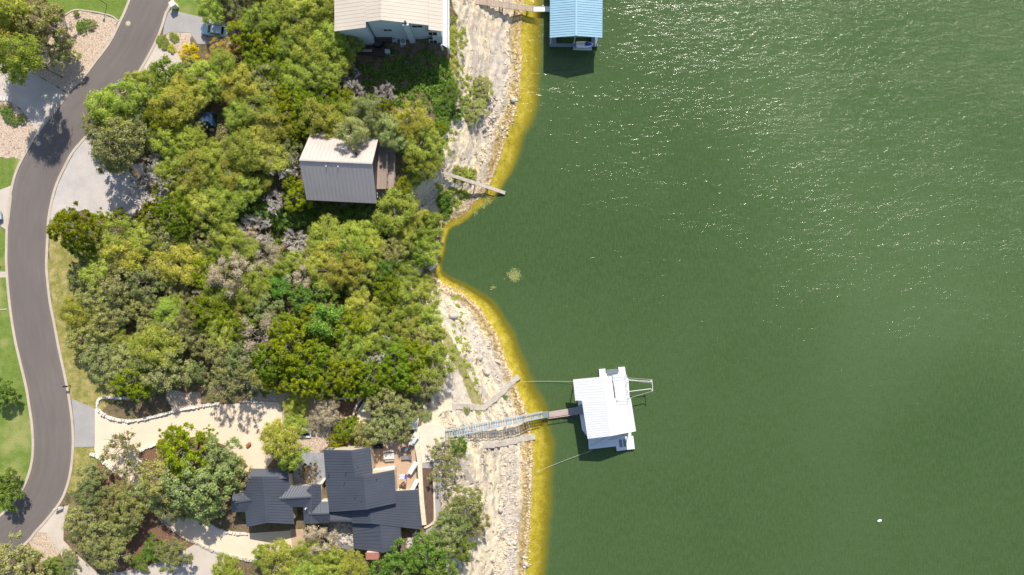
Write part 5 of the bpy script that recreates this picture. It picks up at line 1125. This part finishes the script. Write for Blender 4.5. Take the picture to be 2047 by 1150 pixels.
for x, y in cand:
    if not pin(wood_poly(), x, y) or any(pin(h, x, y) for h in HOLES): continue
    inoak = pin(OAKZ, x, y)
    if any(math.hypot(x - t_[0], y - t_[1]) < (37 if inoak else 33) for t_ in TREES): continue
    k = rr.choices(['oak', 'pale', 'juniper', 'cedar'], [.66, .04, .24, .06])[0] if inoak else rr.choices(['juniper', 'cedar', 'oak', 'green'], [.5, .25, .2, .05])[0]
    TREES.append((x, y, rr.choice([24, 30, 34, 38, 44]) if inoak else rr.choice([20, 25, 30, 36, 40]), k, None, rr.uniform(.85, 1.1)))
T('green', (148, 24, 6, 'small green bush on the curved edging of the top lawn', .25), (160, 50, 14, 'low grey-green bush beside the agave in the top chip bed', .25), (8, 225, 14, None, .3), (36, 236, 9, None, .3), (20, 240, 9, None, .3), (530, 775, 8, None, .25), (506, 790, 6, None, .25), (526, 786, 9, None, .25), (1010, 795, 5, None, .2))
T('juniper', (322, 82, 13, 'low yellow-green clump left of the yellow flowering shrub', .2), (345, 72, 9, None, .2), (340, 95, 9, None, .2))
T('sage', (850, 832, 12, 'round grey-green shrub beside the cream terrace path', .35), (838, 806, 9, None, .3), (932, 822, 8, None, .3), (176, 44, 10, 'spiky blue-green agave-like plant in the top chip bed', .3))
T('pale', (5, 212, 12, None, .25), (620, 850, 20, None, .5))
# off-frame trees that would shade or fringe the picture's edges
T('juniper', (450, -45, 36), (520, -40, 38), (590, -45, 36), (640, -40, 34))
T('oak', (100, 1190, 44), (-60, 1150, 50), (800, 1190, 44), (880, 1195, 40))
LAND = {'the two-tone cabin roof': (680, 335), 'the beige-roofed house': (780, 20), 'the dark-roofed main house': (740, 1000), 'the dark-roofed garage': (530, 1000), 'the pale gravel lot': (170, 350), 'the cream driveway': (400, 845), 'the yellow flowering shrub': (365, 93),
        'the blue tarp shelter': (422, 243), 'the bright teal-green tree': (655, 640), 'the gangway foot': (890, 868), 'the black roadside mailbox': (141, 771), 'the tree island': (380, 950), 'the light blue bench': (176, 1023), 'the white overturned dinghy': (866, 533), 'the left edge driveway': (40, 165), 'the glossy cedar by the vine hollow': (350, 432)}
cnt = {}; ORD = ['nearest', 'second nearest', 'third nearest', 'fourth nearest', 'fifth nearest', 'sixth nearest', 'seventh nearest', 'eighth nearest', 'ninth nearest', 'tenth nearest', 'eleventh nearest', 'twelfth nearest', 'thirteenth nearest', 'fourteenth nearest']
def dirword(dx, dy):
    a = math.degrees(math.atan2(-dy, dx)) % 360
    return ['right of', 'above right of', 'above', 'above left of', 'left of', 'below left of', 'below', 'below right of'][int(((a + 22.5) % 360) // 45)]
info = []
for t_ in TREES:
    lm, (lx, ly) = min(LAND.items(), key=lambda kv: math.hypot(kv[1][0] - t_[0], kv[1][1] - t_[1])); info.append((lm, dirword(t_[0] - lx, t_[1] - ly), math.hypot(t_[0] - lx, t_[1] - ly)))
labels = {}
for key in set((TREES[i][3], info[i][0], info[i][1]) for i in range(len(TREES)) if not TREES[i][4]):
    ids = sorted([i for i in range(len(TREES)) if not TREES[i][4] and (TREES[i][3], info[i][0], info[i][1]) == key], key=lambda i: info[i][2])
    for r, i in enumerate(ids):
        labels[i] = '%s, %s%s %s' % (DESC[key[0]], (ORD[r] + ' one ') if len(ids) > 1 else 'only one ', key[2], key[1])
TINT = {'oak': [(1, 1, 1), (1.06, 1.05, .9), (.85, .95, .9), (1.1, 1.06, 1.0)], 'juniper': [(1, 1, 1), (.9, .98, .9), (1.08, 1.03, .95), (.82, .92, .8)], 'cedar': [(1, 1, 1), (.8, .95, 1.2), (1.1, 1.05, 1.0)]}
for i, (px, py, r, k, lab, hs) in enumerate(TREES):
    me, tm, R0, H0 = PR[k][rr.randrange(len(PR[k]))]
    zc = (G(px, py).z if 0 <= px < 1060 else 8) + 4.0 * hs
    p = W(px, py, zc); gz = TZ(p.x, p.y); s = r / 12.0 / R0 * 1.12
    o = empty(NAME[k], (p.x, p.y, gz), rr.uniform(0, 6.28)); o.scale = (s * rr.uniform(.92, 1.08), s * rr.uniform(.92, 1.08), max(s, .35 if hs < .7 else .75) * hs * rr.uniform(.9, 1.1))
    tag(o, lab or labels[i], 'shrub' if hs < .62 or k == 'yellow' else 'tree', GRP[k])
    c = link('crown' if k != 'dead' else 'bare_crown', me, o); tk = link('trunk', tm, o)
    tn = rr.choice(TINT.get(k, [(1, 1, 1)])); c.color = (*tn, 1)
    if (px, py) == (438, 100): c.color = (1.3, .95, .8, 1)
    if lab and 'wispy' in lab: c.color = (.6, .4, .3, 1)

# undergrowth: leafy ground cover nobody could count
def cover(name, polys, n, kind, hmax, seed, L=.16, Wd_=.1, clump=.5):
    rs = np.random.RandomState(seed); Ps = []; Ns = []
    for poly in polys:
        pa = np.array(poly); lo, hi = pa.min(0), pa.max(0); got = 0
        while got < n:
            x, y = rs.uniform(lo[0], hi[0]), rs.uniform(lo[1], hi[1])
            if not pin(poly, x, y): continue
            g = G(x, y); m = 60; rc = rs.uniform(.4, 1.0) * clump * 1.6; hh = hmax * rs.uniform(.3, 1)
            d = rs.normal(size=(m, 3)); d[:, 2] = np.abs(d[:, 2]); d /= np.linalg.norm(d, axis=1)[:, None]
            Ps.append(np.array(g) + d * np.array([rc, rc, hh]) * rs.uniform(.6, 1, (m, 1))); Ns.append(d + np.array([0, 0, .7]) + rs.normal(size=(m, 3)) * .6); got += 1
    V, F = leafquads(np.concatenate(Ps), np.concatenate(Ns), L, Wd_, rs)
    return tag(link(name, np_mesh(name, V, F, LM[kind])), kind='stuff')
tag(cover('vine_undergrowth', [[(450, 385), (600, 385), (790, 405), (790, 470), (760, 560), (700, 640), (600, 620), (560, 500), (470, 460)]], 520, 'green', .9, 3), 'dark green vines filling the shaded hollow below the cabin', 'undergrowth')
tag(cover('bank_undergrowth', [[(880, 110), (900, 120), (910, 200), (895, 260), (865, 260)], [(690, 130), (890, 125), (890, 215), (800, 225), (720, 200)], [(760, 110), (890, 105), (890, 215), (800, 225)], [(875, 400), (895, 380), (900, 420), (890, 440)]], 110, 'green', .6, 4), 'leafy green undergrowth on the bank and sunken yard at the top', 'undergrowth')
tag(cover('bank_scrub', [[(885, 100), (905, 110), (925, 200), (915, 270), (890, 340), (870, 260)], [(905, 330), (950, 340), (948, 365), (910, 362)], [(870, 365), (925, 385), (920, 400), (880, 400)], [(895, 20), (925, 50), (945, 130), (915, 200), (905, 130)], [(925, 140), (975, 150), (985, 190), (940, 245), (920, 210)], [(890, 370), (940, 385), (925, 425), (890, 430)], [(905, 540), (935, 700), (970, 820), (955, 825), (905, 690)], [(900, 880), (930, 885), (925, 915), (905, 905)]], 50, 'juniper', .35, 5, .14, .05, .35), 'sparse yellow-green scrub on the shore rocks', 'scrub')
tag(cover('wood_understory', [wood_poly()], 1500, 'oak', .7, 6, .15, .09, .6), 'low olive scrub under the trees of the wood', 'undergrowth')
# water weed patch and floating specks
rs = np.random.RandomState(8); Ps = []
for cx_, cy_, rad, n in ((1028, 551, .95, 900), (985, 575, .5, 30), (967, 412, .6, 60), (975, 398, .9, 100), (950, 425, .5, 40)):
    c = np.array(W(cx_, cy_, .03)); q = rs.normal(size=(n, 3)) * rad * .5; q[:, 2] = rs.uniform(0, .04, n); Ps.append(c + q)
Ps = np.concatenate(Ps); V, F = leafquads(Ps, np.tile([0, 0, 1.0], (len(Ps), 1)) + rs.normal(size=Ps.shape) * .15, .12, .07, rs)
tag(link('water_weed', np_mesh('water_weed', V, F, LM['sage'])), 'yellow-green water weed patches floating just off the shore', 'water weed', kind='stuff')

# ------------------------------------------------------------------ rocks
ico = bmesh.new(); bmesh.ops.create_icosphere(ico, subdivisions=1, radius=1.0); IV = np.array([v.co for v in ico.verts]); IF = np.array([[v.index for v in f.verts] for f in ico.faces]); ico.free()
def stones(name, polys, n, size, seed, mat, label, flat=.5):
    rs = np.random.RandomState(seed); VV = []; FF = []; k = 0
    for poly, cnt_ in polys:
        pa = np.array(poly); lo, hi = pa.min(0), pa.max(0); got = 0
        while got < cnt_:
            x, y = rs.uniform(lo[0], hi[0]), rs.uniform(lo[1], hi[1])
            if not pin(poly, x, y): continue
            g = np.array(G(x, y)); s = size * rs.uniform(.4, 1) * (2.2 if rs.rand() < .06 else 1); a = rs.uniform(0, 6.28); v = IV * (1 + rs.uniform(-.38, .25, (len(IV), 1))) * np.array([s * rs.uniform(.8, 1.9), s, s * flat])
            ca, sa = math.cos(a), math.sin(a); v = np.stack([v[:, 0] * ca - v[:, 1] * sa, v[:, 0] * sa + v[:, 1] * ca, v[:, 2]], 1) + g
            VV.append(v); FF.append(IF + k * len(IV)); k += 1; got += 1
    return tag(link(name, np_mesh(name, np.concatenate(VV), np.concatenate(FF), mat)), label, 'rocks', kind='stuff')
stones('shore_rubble', [([(1000, 900), (1030, 900), (1040, 1150), (985, 1150), (1000, 1000)], 520), ([(880, 905), (915, 925), (925, 1000), (900, 1010), (885, 960)], 330), ([(885, 842), (915, 848), (905, 862), (888, 860)], 60), ([(960, 180), (990, 190), (1000, 240), (970, 330), (955, 330), (970, 250)], 330), ([(930, 500), (935, 600), (1040, 800), (1020, 840), (930, 690), (890, 600)], 300), ([(1010, 90), (1040, 110), (1035, 230), (990, 330), (1000, 240)], 200), ([(1045, 890), (1064, 890), (1060, 1140), (1045, 1140)], 220)],
       0, .19, 3, simple('rubble_limestone', (.56, .47, .36), .9, var=.35, scale=2), 'pale limestone rubble strewn along the ledges of the shore')
stones('garden_rubble', [([(668, 108), (700, 118), (720, 150), (690, 165), (665, 150)], 120), ([(660, 1050), (706, 1048), (706, 1095), (675, 1080)], 180), ([(812, 1075), (838, 1065), (840, 1085), (812, 1098)], 60), ([(850, 1085), (900, 1120), (900, 1150), (850, 1150)], 80)], 0, .3, 5, M['stone'], 'grey rocks piled in the shaded beds beside the houses')
for i, (q, s, lab) in enumerate((((906, 632), 1.0, 'grey boulder on the upper rock shore by the scrub line'), ((960, 716), .8, 'grey boulder halfway down the lower rock shore'), ((973, 746), .7, 'boulder beside the crack above the slanting slab walk'),
                     ((953, 961), .55, 'dark small boulder below the bleached steps'), ((1026, 200), .8, 'rounded boulder at the ochre ledge near the top shallows'), ((866, 575), .9, 'pale boulder where the wood meets the lower shore'), ((1000, 1020), .7, 'blocky boulder near the bottom of the rock shore'))):
    v = IV * (1 + np.random.RandomState(i).uniform(-.2, .2, (len(IV), 1))) * np.array([s, s * .75, s * .5]); o = link('boulder', np_mesh('boulder', v, IF, M['stone']), None, G(*q) + Vector((0, 0, s * .15))); tag(o, lab, 'boulder', 'boulders on the shore'); o.rotation_euler = (0, 0, i * 1.3)
print('objects', len(bpy.data.objects), 'trees', len(TREES))
